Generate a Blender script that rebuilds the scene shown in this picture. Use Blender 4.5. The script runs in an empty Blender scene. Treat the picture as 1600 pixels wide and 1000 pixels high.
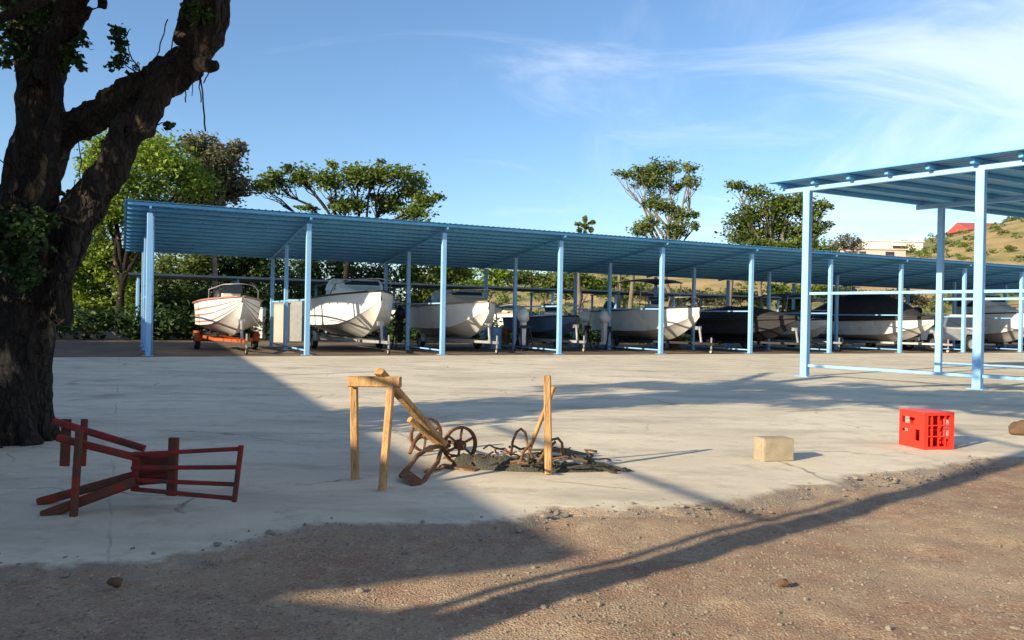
import bpy, bmesh, math, random
import numpy as np
from mathutils import Vector, Matrix, noise
R = math.radians
rnd = random.Random(7)
rng = np.random.default_rng(7)
scn = bpy.context.scene
COL = scn.collection

# ------------------------------------------------------------------ camera
F = 1244.0                      # focal length in pixels of a 1600 px wide picture
CAM = Vector((0, 0, 1.3))
ROLL, PITCH = R(1.05), R(0.165)
cam = bpy.data.cameras.new('camera'); cam.sensor_width = 36; cam.lens = 36*F/1600
cam.clip_start = .05; cam.clip_end = 3000
co = bpy.data.objects.new('camera', cam); COL.objects.link(co)
M = Matrix.Rotation(-PITCH, 3, 'X') @ Matrix.Rotation(R(90), 3, 'X') @ Matrix.Rotation(ROLL, 3, 'Z')
co.matrix_world = Matrix.Translation(CAM) @ M.to_4x4()
scn.camera = co
def ray(px, py): return (M @ Vector(((px-800), -(py-500), -F))).normalized()
def V(px, py, Y):               # the point of that sight line at distance Y in front of the camera
    d = ray(px, py); return CAM + d*(Y/d.y)
def G(px, py, z=0.0):           # where that sight line meets the ground
    d = ray(px, py); return CAM + d*((z-CAM.z)/d.z)

# ------------------------------------------------------------------ light
SUN_EL = 20.0
SD = Vector((.765, .644, 0)).normalized()          # the way shadows fall on the ground
sun = bpy.data.lights.new('sun', 'SUN'); sun.energy = 5.0; sun.angle = R(.5); sun.color = (1, .85, .60)
so = bpy.data.objects.new('sun', sun); COL.objects.link(so)
ldir = Vector((SD.x*math.cos(R(SUN_EL)), SD.y*math.cos(R(SUN_EL)), -math.sin(R(SUN_EL))))
so.rotation_euler = ldir.to_track_quat('-Z', 'Y').to_euler()
w = bpy.data.worlds.new('World'); scn.world = w; w.use_nodes = True
nt = w.node_tree; nt.nodes.clear()
def N(nt, t, **k):
    n = nt.nodes.new(t)
    for a, b in k.items():
        if a.startswith('i_'): n.inputs[a[2:].replace('_', ' ')].default_value = b
        else: setattr(n, a, b)
    return n
out = N(nt, 'ShaderNodeOutputWorld'); bg = N(nt, 'ShaderNodeBackground'); bg.inputs[1].default_value = .099
sky = N(nt, 'ShaderNodeTexSky'); sky.sky_type = 'NISHITA'; sky.sun_disc = False
sky.sun_elevation = R(SUN_EL); sky.sun_rotation = math.atan2(-SD.x, -SD.y)
sky.air_density = 1.0; sky.dust_density = .45; sky.ozone_density = 3.5
tc = N(nt, 'ShaderNodeTexCoord')
sep = N(nt, 'ShaderNodeSeparateXYZ'); nt.links.new(tc.outputs['Generated'], sep.inputs[0])
# thin high cloud laid on a flat layer overhead: direction / (height + k)
addz = N(nt, 'ShaderNodeMath', operation='ADD'); addz.inputs[1].default_value = .30
nt.links.new(sep.outputs[2], addz.inputs[0])
dx = N(nt, 'ShaderNodeMath', operation='DIVIDE'); dy = N(nt, 'ShaderNodeMath', operation='DIVIDE')
nt.links.new(sep.outputs[0], dx.inputs[0]); nt.links.new(addz.outputs[0], dx.inputs[1])
nt.links.new(sep.outputs[1], dy.inputs[0]); nt.links.new(addz.outputs[0], dy.inputs[1])
cx = N(nt, 'ShaderNodeCombineXYZ'); nt.links.new(dx.outputs[0], cx.inputs[0]); nt.links.new(dy.outputs[0], cx.inputs[1])
mp = N(nt, 'ShaderNodeMapping'); mp.inputs['Rotation'].default_value = (0, 0, R(24)); mp.inputs['Scale'].default_value = (2.3, .55, 1)
nt.links.new(cx.outputs[0], mp.inputs[0])
n1 = N(nt, 'ShaderNodeTexNoise'); n1.inputs['Scale'].default_value = 1.15; n1.inputs['Detail'].default_value = 9
n1.inputs['Roughness'].default_value = .58; n1.inputs['Distortion'].default_value = .55
nt.links.new(mp.outputs[0], n1.inputs[0])
n2 = N(nt, 'ShaderNodeTexNoise'); n2.inputs['Scale'].default_value = .55; n2.inputs['Detail'].default_value = 3
nt.links.new(cx.outputs[0], n2.inputs[0])
# more cloud towards the east (right)
me = N(nt, 'ShaderNodeMapRange'); me.inputs[1].default_value = -.18; me.inputs[2].default_value = .55
me.inputs[3].default_value = -.12; me.inputs[4].default_value = .19
nt.links.new(sep.outputs[0], me.inputs[0])
s1 = N(nt, 'ShaderNodeMath', operation='ADD'); nt.links.new(n1.outputs[0], s1.inputs[0]); nt.links.new(me.outputs[0], s1.inputs[1])
s2 = N(nt, 'ShaderNodeMath', operation='MULTIPLY_ADD'); s2.inputs[1].default_value = .35
nt.links.new(n2.outputs[0], s2.inputs[0]); nt.links.new(s1.outputs[0], s2.inputs[2])
mr = N(nt, 'ShaderNodeMapRange'); mr.interpolation_type = 'SMOOTHSTEP'
mr.inputs[1].default_value = .68; mr.inputs[2].default_value = 1.0; mr.inputs[3].default_value = 0; mr.inputs[4].default_value = .40
nt.links.new(s2.outputs[0], mr.inputs[0])
mp2 = N(nt, 'ShaderNodeMapping'); mp2.inputs['Rotation'].default_value = (0, 0, R(-32)); mp2.inputs['Scale'].default_value = (.8, 2.0, 1); mp2.inputs['Location'].default_value = (3.1, 1.7, 0)
nt.links.new(cx.outputs[0], mp2.inputs[0])
n4 = N(nt, 'ShaderNodeTexNoise'); n4.inputs['Scale'].default_value = 1.5; n4.inputs['Detail'].default_value = 10; n4.inputs['Roughness'].default_value = .62; n4.inputs['Distortion'].default_value = .9
nt.links.new(mp2.outputs[0], n4.inputs[0])
s4 = N(nt, 'ShaderNodeMath', operation='MULTIPLY_ADD'); s4.inputs[1].default_value = 1.25; nt.links.new(me.outputs[0], s4.inputs[0]); nt.links.new(n4.outputs[0], s4.inputs[2])
mr4 = N(nt, 'ShaderNodeMapRange'); mr4.interpolation_type = 'SMOOTHSTEP'; mr4.inputs[1].default_value = .50; mr4.inputs[2].default_value = .90; mr4.inputs[4].default_value = .5
nt.links.new(s4.outputs[0], mr4.inputs[0])
mxx = N(nt, 'ShaderNodeMath', operation='MAXIMUM'); nt.links.new(mr.outputs[0], mxx.inputs[0]); nt.links.new(mr4.outputs[0], mxx.inputs[1]); mr = mxx
mx = N(nt, 'ShaderNodeMix', data_type='RGBA'); mx.inputs[7].default_value = (7.2, 7.6, 8.2, 1)
tn = N(nt, 'ShaderNodeMix', data_type='RGBA', blend_type='MULTIPLY'); tn.inputs[0].default_value = 1; tn.inputs[7].default_value = (1.0, 1.06, 1.10, 1)
nt.links.new(sky.outputs[0], tn.inputs[6])
nt.links.new(mr.outputs[0], mx.inputs[0]); nt.links.new(tn.outputs[2], mx.inputs[6])
nt.links.new(mx.outputs[2], bg.inputs[0]); nt.links.new(bg.outputs[0], out.inputs[0])
scn.view_settings.view_transform = 'Standard'; scn.view_settings.look = 'None'
scn.view_settings.exposure = 0.88; scn.view_settings.gamma = 1

# ------------------------------------------------------------------ materials
def mat(name, c1, c2=None, scale=6, rough=.8, bump=0, bscale=None, metal=0, spec=.3, det=6, c3=None, s3=.6, m3=(.5, .65), coords='Object', stretch=None):
    m = bpy.data.materials.new(name); m.use_nodes = True; t = m.node_tree; b = t.nodes['Principled BSDF']
    b.inputs['Roughness'].default_value = rough; b.inputs['Metallic'].default_value = metal
    b.inputs['Specular IOR Level'].default_value = spec
    tcn = N(t, 'ShaderNodeTexCoord'); src = tcn.outputs[coords]
    if stretch:
        mpn = N(t, 'ShaderNodeMapping'); mpn.inputs['Scale'].default_value = stretch
        t.links.new(src, mpn.inputs[0]); src = mpn.outputs[0]
    if c2 is None: c2 = tuple(x*.8 for x in c1)
    nn = N(t, 'ShaderNodeTexNoise'); nn.inputs['Scale'].default_value = scale; nn.inputs['Detail'].default_value = det
    nn.inputs['Roughness'].default_value = .6
    t.links.new(src, nn.inputs[0])
    mrn = N(t, 'ShaderNodeMapRange'); mrn.inputs[1].default_value = .32; mrn.inputs[2].default_value = .68
    t.links.new(nn.outputs[0], mrn.inputs[0])
    mi = N(t, 'ShaderNodeMix', data_type='RGBA'); mi.inputs[6].default_value = (*c1, 1); mi.inputs[7].default_value = (*c2, 1)
    t.links.new(mrn.outputs[0], mi.inputs[0]); last = mi.outputs[2]
    if c3:
        n3 = N(t, 'ShaderNodeTexNoise'); n3.inputs['Scale'].default_value = s3; n3.inputs['Detail'].default_value = 8; n3.inputs['Roughness'].default_value = .65
        t.links.new(src, n3.inputs[0])
        r3 = N(t, 'ShaderNodeMapRange'); r3.inputs[1].default_value = m3[0]; r3.inputs[2].default_value = m3[1]
        t.links.new(n3.outputs[0], r3.inputs[0])
        m3n = N(t, 'ShaderNodeMix', data_type='RGBA'); m3n.inputs[7].default_value = (*c3, 1)
        t.links.new(r3.outputs[0], m3n.inputs[0]); t.links.new(last, m3n.inputs[6]); last = m3n.outputs[2]
    t.links.new(last, b.inputs['Base Color'])
    if bump:
        nb = N(t, 'ShaderNodeTexNoise'); nb.inputs['Scale'].default_value = bscale or scale*4; nb.inputs['Detail'].default_value = 8
        t.links.new(src, nb.inputs[0])
        bn = N(t, 'ShaderNodeBump'); bn.inputs['Strength'].default_value = bump; bn.inputs['Distance'].default_value = .02
        t.links.new(nb.outputs[0], bn.inputs['Height']); t.links.new(bn.outputs[0], b.inputs['Normal'])
    return m
def leafmat(name, c1, c2, c3=None, trans=.35, scale=1.2):
    m = mat(name, c1, c2, scale=scale, rough=.55, spec=.25, det=3, c3=c3, s3=scale*.35, m3=(.5, .62))
    t = m.node_tree; b = t.nodes['Principled BSDF']; o = t.nodes['Material Output']
    tr = N(t, 'ShaderNodeBsdfTranslucent'); ms = N(t, 'ShaderNodeMixShader'); ms.inputs[0].default_value = trans
    lk = [l for l in t.links if l.to_socket == b.inputs['Base Color']][0].from_socket
    t.links.new(lk, tr.inputs[0]); t.links.new(b.outputs[0], ms.inputs[1]); t.links.new(tr.outputs[0], ms.inputs[2])
    t.links.new(ms.outputs[0], o.inputs[0]); return m

MT = {}
MT['paint'] = mat('blue_paint', (.20, .42, .70), (.26, .48, .74), scale=3, rough=.45, spec=.4, c3=(.20, .24, .27), s3=6, m3=(.60, .74))
MT['roof'] = mat('blue_sheet', (.10, .38, .68), (.075, .30, .56), scale=.9, rough=.45, spec=.4, c3=(.16, .30, .42), s3=.5, m3=(.5, .7))
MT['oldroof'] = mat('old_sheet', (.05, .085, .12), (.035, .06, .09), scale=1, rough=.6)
MT['purlin'] = mat('purlin_paint', (.14, .42, .70), (.11, .34, .60), scale=2, rough=.5)
MT['bark'] = mat('bark', (.034, .024, .018), (.013, .010, .008), scale=7, rough=.9, bump=1.0, bscale=16, c3=(.22, .145, .085), s3=3.4, m3=(.57, .66), stretch=(1, 1, .45))  # pale patches in the colour raised to serve as sunlit bark highlights
def rough_bark(m):
    t = m.node_tree; b = t.nodes['Principled BSDF']; src = [n for n in t.nodes if n.type == 'MAPPING'][0].outputs[0]
    v = N(t, 'ShaderNodeTexVoronoi', feature='DISTANCE_TO_EDGE'); v.inputs['Scale'].default_value = 15; nz = N(t, 'ShaderNodeTexNoise'); nz.inputs['Scale'].default_value = 9
    ad = N(t, 'ShaderNodeVectorMath', operation='MULTIPLY_ADD'); ad.inputs[1].default_value = (.12, .12, .12)
    t.links.new(src, nz.inputs[0]); t.links.new(nz.outputs[1], ad.inputs[0]); t.links.new(src, ad.inputs[2]); t.links.new(ad.outputs[0], v.inputs[0])
    rr = N(t, 'ShaderNodeMapRange'); rr.inputs[1].default_value = 0; rr.inputs[2].default_value = .22; rr.inputs[3].default_value = .0; t.links.new(v.outputs['Distance'], rr.inputs[0])
    bn = N(t, 'ShaderNodeBump'); bn.inputs['Strength'].default_value = 1; bn.inputs['Distance'].default_value = .035
    t.links.new(rr.outputs[0], bn.inputs['Height']); old = [l for l in t.links if l.to_socket == b.inputs['Normal']][0].from_socket
    t.links.new(old, bn.inputs['Normal']); t.links.new(bn.outputs[0], b.inputs['Normal'])
rough_bark(MT['bark'])
MT['bark2'] = mat('bark_grey', (.20, .16, .12), (.11, .09, .07), scale=3, rough=.9, bump=.4)
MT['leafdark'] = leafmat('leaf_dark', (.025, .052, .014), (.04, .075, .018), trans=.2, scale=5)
MT['leafmid'] = leafmat('leaf_mid', (.09, .14, .02), (.15, .19, .035), c3=(.045, .08, .02))
MT['leafbright'] = leafmat('leaf_bright', (.15, .24, .025), (.22, .29, .04), c3=(.07, .13, .02))
MT['leafdry'] = leafmat('leaf_dry', (.16, .15, .09), (.11, .12, .06), c3=(.10, .085, .05))
MT['leafolive'] = leafmat('leaf_olive', (.11, .16, .04), (.17, .21, .05), c3=(.05, .08, .025))
MT['wood'] = mat('pale_timber', (.52, .31, .13), (.36, .20, .09), scale=2.5, rough=.8, bump=.6, c3=(.15, .09, .05), s3=2.2, m3=(.52, .70), stretch=(9, 9, 1.6))
MT['rust'] = mat('rust', (.20, .095, .045), (.10, .05, .03), scale=12, rough=.9, bump=.6, metal=.2, c3=(.30, .19, .11), s3=6)
MT['net'] = mat('net', (.055, .06, .048), (.10, .085, .06), scale=14, rough=.95, bump=1, bscale=60, c3=(.05, .045, .035), s3=4)
MT['redwood'] = mat('red_paint', (.24, .020, .014), (.13, .014, .01), scale=6, rough=.65, c3=(.07, .03, .02), s3=6, m3=(.50, .60), bump=.3)
MT['brownwood'] = mat('brown_wood', (.12, .04, .022), (.07, .035, .02), scale=6, rough=.8, bump=.3, c3=(.24, .025, .014), s3=5, m3=(.50, .60))
MT['crate'] = mat('red_plastic', (.78, .035, .018), (.70, .03, .015), scale=6, rough=.38, spec=.5, c3=(.5, .05, .03), s3=6, m3=(.6, .75))
MT['block'] = mat('cement_block', (.37, .31, .215), (.29, .24, .17), scale=8, rough=.95, bump=.35, bscale=90)
MT['white'] = mat('white_gelcoat', (.80, .78, .74), (.72, .70, .66), scale=2, rough=.35, spec=.5, c3=(.50, .46, .40), s3=1.6, m3=(.58, .75))
MT['cream'] = mat('cream_gelcoat', (.62, .55, .42), (.52, .45, .33), scale=2, rough=.5)
MT['greyhull'] = mat('grey_gelcoat', (.42, .42, .41), (.34, .34, .34), scale=2, rough=.4, c3=(.25, .25, .24), s3=1.5)
MT['palehull'] = mat('pale_gelcoat', (.62, .61, .58), (.52, .51, .49), scale=2, rough=.4, c3=(.38, .36, .32), s3=1.5, m3=(.55, .75))
MT['navy'] = mat('navy_paint', (.07, .12, .21), (.05, .09, .15), scale=2, rough=.35, spec=.5)
MT['black'] = mat('black_cover', (.022, .022, .026), (.035, .034, .036), scale=4, rough=.75, bump=.4, bscale=5)
MT['shade_trim'] = mat('reddish_shade_trim', (.46, .20, .15), rough=.4)  # colour of the ridge shadows painted on a hull, and of its rub rail
MT['tan'] = mat('tan_trim', (.42, .30, .16), rough=.5)
MT['glass'] = mat('smoked_glass', (.03, .04, .05), rough=.1, spec=.8)
MT['orange'] = mat('orange_steel', (.55, .10, .025), (.35, .07, .02), rough=.6, c3=(.12, .05, .03), s3=4, m3=(.5, .62))
MT['galv'] = mat('galvanised', (.40, .40, .40), (.30, .30, .30), rough=.5, metal=.4)
MT['rubber'] = mat('rubber', (.025, .025, .025), rough=.85)
MT['rim'] = mat('wheel_rim', (.55, .52, .47), rough=.4, metal=.3)
MT['dark'] = mat('dark_trim', (.03, .03, .035), rough=.5)
MT['canvas'] = mat('canvas', (.10, .13, .19), (.07, .09, .13), rough=.9)
MT['concrete_wall'] = mat('render_wall', (.55, .52, .45), (.45, .42, .36), scale=1, rough=.9)
MT['pinkwall'] = mat('pink_wall', (.62, .47, .40), (.56, .42, .36), scale=.3, rough=.9)
MT['whitewall'] = mat('white_wall', (.72, .70, .64), (.64, .62, .57), scale=.3, rough=.9)
MT['stonewall'] = mat('grey_wall', (.36, .31, .27), (.28, .25, .22), scale=.4, rough=.9)
MT['redroof'] = mat('red_roof', (.42, .09, .07), (.34, .08, .07), scale=.4, rough=.6)
MT['window'] = mat('dark_window', (.05, .045, .05), rough=.2)
MT['stone'] = mat('stone', (.28, .24, .19), (.20, .17, .14), scale=5, rough=.95, bump=.5, coords='Generated')
MT['brownstone'] = mat('brown_stone', (.13, .08, .05), (.09, .055, .035), scale=5, rough=.95, bump=.6)

# ------------------------------------------------------------------ mesh helpers
def link(name, me, m=None, parent=None, smooth=False):
    o = bpy.data.objects.new(name, me); COL.objects.link(o)
    if m is not None: me.materials.append(MT[m] if isinstance(m, str) else m)
    if parent: o.parent = parent
    if smooth: me.polygons.foreach_set('use_smooth', [True]*len(me.polygons))
    return o
class MB:
    def __init__(s): s.v = []; s.f = []
    def add(s, vs, fs):
        n = len(s.v); s.v += [tuple(x) for x in vs]; s.f += [tuple(i+n for i in f) for f in fs]; return s
    def box(s, c, size, rot=None, taper=1):
        x, y, z = (q/2 for q in size); c = Vector(c)
        P = [Vector((a*x*(taper if d > 0 else 1), b*y*(taper if d > 0 else 1), d*z)) for d in (-1, 1) for a, b in ((-1, -1), (1, -1), (1, 1), (-1, 1))]
        if rot is not None: P = [rot @ p for p in P]
        return s.add([c+p for p in P], [(3, 2, 1, 0), (4, 5, 6, 7), (0, 1, 5, 4), (1, 2, 6, 5), (2, 3, 7, 6), (3, 0, 4, 7)])
    def bar(s, a, b, wd, ht=None, up=Vector((0, 0, 1)), bev=.12):
        """bar of rectangular section with chamfered long edges"""
        a = Vector(a); b = Vector(b); ht = ht or wd; d = (b-a).normalized()
        if abs(d.dot(up)) > .97: up = Vector((0, 1, 0)) if abs(d.y) < .9 else Vector((1, 0, 0))
        x = d.cross(up).normalized(); y = x.cross(d).normalized(); k = min(wd, ht)*bev
        pr = [(wd/2-k, -ht/2), (wd/2, -ht/2+k), (wd/2, ht/2-k), (wd/2-k, ht/2), (-wd/2+k, ht/2), (-wd/2, ht/2-k), (-wd/2, -ht/2+k), (-wd/2+k, -ht/2)]
        vs = [p+x*u+y*v for p in (a, b) for u, v in pr]
        fs = [(i, (i+1) % 8, (i+1) % 8+8, i+8) for i in range(8)]+[tuple(range(7, -1, -1)), tuple(range(8, 16))]
        return s.add(vs, fs)
    def tube(s, pts, rad, seg=8, wob=0, cap=True):
        pts = [Vector(p) for p in pts]; n = len(pts)
        if not hasattr(rad, '__len__'): rad = [rad]*n
        vs = []; px = None
        for i, p in enumerate(pts):
            d = (pts[min(i+1, n-1)]-pts[max(i-1, 0)]).normalized()
            if px is None:
                px = d.orthogonal().normalized()
            px = (px-d*px.dot(d)).normalized(); py = d.cross(px)
            for k in range(seg):
                a = 2*math.pi*k/seg; r = rad[i]*(1+wob*(noise.noise(p*3+Vector((k*1.7, 0, 0)))))
                vs.append(p+(px*math.cos(a)+py*math.sin(a))*r)
        fs = [(i*seg+k, i*seg+(k+1) % seg, (i+1)*seg+(k+1) % seg, (i+1)*seg+k) for i in range(n-1) for k in range(seg)]
        if cap: fs += [tuple(range(seg-1, -1, -1)), tuple(range((n-1)*seg, n*seg))]
        return s.add(vs, fs)
    def ring(s, c, axis, r, t, wd, seg=28):
        """annulus: rim of a wheel"""
        axis = Vector(axis).normalized(); u = axis.orthogonal().normalized(); v = axis.cross(u); c = Vector(c)
        vs = []
        for k in range(seg):
            a = 2*math.pi*k/seg; d = u*math.cos(a)+v*math.sin(a)
            vs += [c+d*r+axis*wd/2, c+d*r-axis*wd/2, c+d*(r-t)-axis*wd/2, c+d*(r-t)+axis*wd/2]
        fs = []
        for k in range(seg):
            j = (k+1) % seg
            for q in range(4):
                fs.append((k*4+q, j*4+q, j*4+(q+1) % 4, k*4+(q+1) % 4))
        return s.add(vs, fs)
    def rock(s, c, r, sc=(1, 1, .7), sub=1, seed=0):
        bm = bmesh.new(); bmesh.ops.create_icosphere(bm, subdivisions=sub, radius=1)
        vs = []
        for v in bm.verts:
            q = v.co*(1+.45*noise.noise(v.co*1.3+Vector((seed*3.1, seed*1.7, 0))))
            vs.append(Vector(c)+Vector((q.x*sc[0], q.y*sc[1], q.z*sc[2]))*r)
        fs = [[v.index for v in f.verts] for f in bm.faces]; bm.free(); return s.add(vs, fs)
    def build(s, name, m, parent=None, smooth=False):
        me = bpy.data.meshes.new(name); me.from_pydata(s.v, [], s.f); me.update()
        return link(name, me, m, parent, smooth)
def tag(o, label=None, cat=None, group=None, kind=None):
    if label: o['label'] = label
    if cat: o['category'] = cat
    if group: o['group'] = group
    if kind: o['kind'] = kind
    return o
def empty(name, loc, label, cat, group=None, rz=0):
    o = bpy.data.objects.new(name, None); COL.objects.link(o); o.location = loc; o.rotation_euler.z = rz
    o.empty_display_size = .2
    return tag(o, label, cat, group)
KIDS = {}
def children(o): return [c for c in bpy.data.objects if c.parent == o]
def copy_tree(o, parent=None):
    c = o.copy(); COL.objects.link(c); c.parent = parent
    for ch in children(o): copy_tree(ch, c)
    return c
def ss(t): t = max(0, min(1, t)); return t*t*(3-2*t)
def fbm(x, y, z=0, o=4):
    v = Vector((x, y, z)); return noise.fractal(v, 1.0, 2.0, o)

# ------------------------------------------------------------------ layout of the yard
P0 = Vector((-10.55, 23.1, 0)); ST = Vector((4.095, 2.007, 0)); AX = ST.normalized(); PE = Vector((-AX.y, AX.x, 0))
def S(i, wd, z=0): return P0 + ST*i + PE*wd + Vector((0, 0, z))

# ------------------------------------------------------------------ ground
def gh(x, y):
    wd = (Vector((x, y, 0))-P0).dot(PE)
    base = -.045 + .025*ss((wd+3)/3)
    near = 1-ss((math.hypot(x, y)-12)/10)
    return base + near*(.030*fbm(x*.7, y*.7)+.010*fbm(x*4, y*4, 3))
def axis(fine0, fine1, step, lo, hi):
    a = list(np.arange(fine0, fine1, step)); s = step; x = fine1
    while x < hi: a.append(x); s *= 1.16; x += s
    s = step; x = fine0-step; b = []
    while x > lo: b.append(x); s *= 1.16; x -= s
    return [lo]+b[::-1]+a+[hi]
xs = axis(-5, 7.5, .055, -900, 900); ys = axis(2.2, 9.5, .055, -300, 1500)
vs = [(x, y, gh(x, y)) for y in ys for x in xs]; nx = len(xs)
fs = [(j*nx+i, j*nx+i+1, (j+1)*nx+i+1, (j+1)*nx+i) for j in range(len(ys)-1) for i in range(nx-1)]
me = bpy.data.meshes.new('ground'); me.from_pydata(vs, [], fs)

def gravel_material():
    m = bpy.data.materials.new('gravel'); m.use_nodes = True; t = m.node_tree; b = t.nodes['Principled BSDF']
    b.inputs['Roughness'].default_value = .95; b.inputs['Specular IOR Level'].default_value = .15
    tcn = N(t, 'ShaderNodeTexCoord'); src = tcn.outputs['Object']
    def noi(sc, det=6, ro=.6):
        n = N(t, 'ShaderNodeTexNoise'); n.inputs['Scale'].default_value = sc; n.inputs['Detail'].default_value = det; n.inputs['Roughness'].default_value = ro
        t.links.new(src, n.inputs[0]); return n.outputs[0]
    def mrg(s, a, bb, c=0, d=1):
        r = N(t, 'ShaderNodeMapRange'); r.inputs[1].default_value = a; r.inputs[2].default_value = bb; r.inputs[3].default_value = c; r.inputs[4].default_value = d
        t.links.new(s, r.inputs[0]); return r.outputs[0]
    def mix(f, a, bcol, bl='MIX'):
        q = N(t, 'ShaderNodeMix', data_type='RGBA', blend_type=bl)
        t.links.new(f, q.inputs[0]) if not isinstance(f, float) else setattr(q.inputs[0], 'default_value', f)
        for s_, c_ in ((6, a), (7, bcol)):
            if isinstance(c_, tuple): q.inputs[s_].default_value = (*c_, 1)
            else: t.links.new(c_, q.inputs[s_])
        return q.outputs[2]
    c = mix(mrg(noi(.55, 5), .38, .62), (.32, .215, .14), (.37, .275, .185))
    c = mix(mrg(noi(1.3, 8, .7), .46, .66), c, (.27, .155, .105))
    c = mix(mrg(noi(7, 8, .75), .50, .72), c, (.46, .35, .23))
    c = mix(mrg(noi(55, 3), .58, .70), c, (.50, .43, .34))
    c = mix(mrg(noi(38, 3), .60, .70), c, (.13, .10, .085))
    vor = N(t, 'ShaderNodeTexVoronoi'); vor.inputs['Scale'].default_value = 85; t.links.new(src, vor.inputs[0])
    hs = mix(mrg(vor.outputs['Color'], 0, 1), (.80, .80, .80), (1.12, 1.1, 1.08))
    c = mix(1.0, c, hs, 'MULTIPLY')
    t.links.new(c, b.inputs['Base Color'])
    bn = N(t, 'ShaderNodeBump'); bn.inputs['Strength'].default_value = .6; bn.inputs['Distance'].default_value = .009
    ad = N(t, 'ShaderNodeMath', operation='SUBTRACT'); t.links.new(noi(30, 8, .75), ad.inputs[0]); t.links.new(vor.outputs['Distance'], ad.inputs[1])
    t.links.new(ad.outputs[0], bn.inputs['Height']); t.links.new(bn.outputs[0], b.inputs['Normal'])
    return m, (noi, mrg, mix)
gm, _ = gravel_material()
ground = link('ground', me, gm, smooth=True); tag(ground, kind='structure')

# the cast concrete yard: an uneven near edge, tapering down on to the gravel
edge_px = [(-900, 960), (-500, 915), (-200, 898), (0, 888), (150, 883), (270, 874), (340, 862), (420, 842), (500, 830), (600, 826), (700, 824), (800, 818), (860, 808),
           (950, 802), (1050, 797), (1130, 790), (1200, 776), (1280, 760), (1350, 750), (1450, 735), (1550, 722), (1640, 710)]
edge = [G(*p) for p in edge_px]
edge += [edge[-1]+Vector((1.5, 1.05, 0))*k for k in (1, 3, 6, 12, 24)]
edge = [edge[0]+Vector((-14, -3, 0)), edge[0]+Vector((-5, -1, 0))]+edge
def resample(pts, step):
    o = []
    for a, b in zip(pts[:-1], pts[1:]):
        L = (b-a).length; n = max(1, int(L/(step if a.length < 14 else step*8)))
        o += [a.lerp(b, k/n) for k in range(n)]
    return o+[pts[-1]]
E = resample(edge, .05); nE = len(E)
rows = [-.16, -.10, -.05, 0, .05, .1, .18, .3, .5, .8, 1.2]
bk0, bk1 = S(-6, -.6), S(15, -.6)
vs = []; ed = []; cols = 26
for j, e in enumerate(E):
    tt = (e-E[0]).dot(E[-1]-E[0])/(E[-1]-E[0]).length_squared
    bk = bk0.lerp(bk1, tt); d = (bk-e); L = d.length; d.normalize()
    jit = .16*fbm(e.x*1.6, e.y*1.6, 5, 5)+.05*fbm(e.x*9, e.y*9, 2, 4) if e.length < 25 else 0
    rr = rows+[1.2+(L-1.2)*((k+1)/cols)**1.6 for k in range(cols)]
    for r in rr:
        p = e+d*(r+jit*(1-ss(r/1.0)))
        z = .0 - .065*ss(-(r-.12)/.26) if r < .2 else 0
        z += .006*fbm(p.x*.9, p.y*.9, 1)+(.006*fbm(p.x*7, p.y*7, 9, 5)*(1-ss((r-.1)/.9)))
        vs.append((p.x, p.y, z)); ed.append(1-ss((r+.06)/.30))
nr = len(rows)+cols
fs = [(j*nr+i, (j+1)*nr+i, (j+1)*nr+i+1, j*nr+i+1) for j in range(nE-1) for i in range(nr-1)]
me = bpy.data.meshes.new('concrete_yard'); me.from_pydata(vs, [], fs)
at = me.attributes.new('edge', 'FLOAT', 'POINT'); at.data.foreach_set('value', ed)
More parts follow.
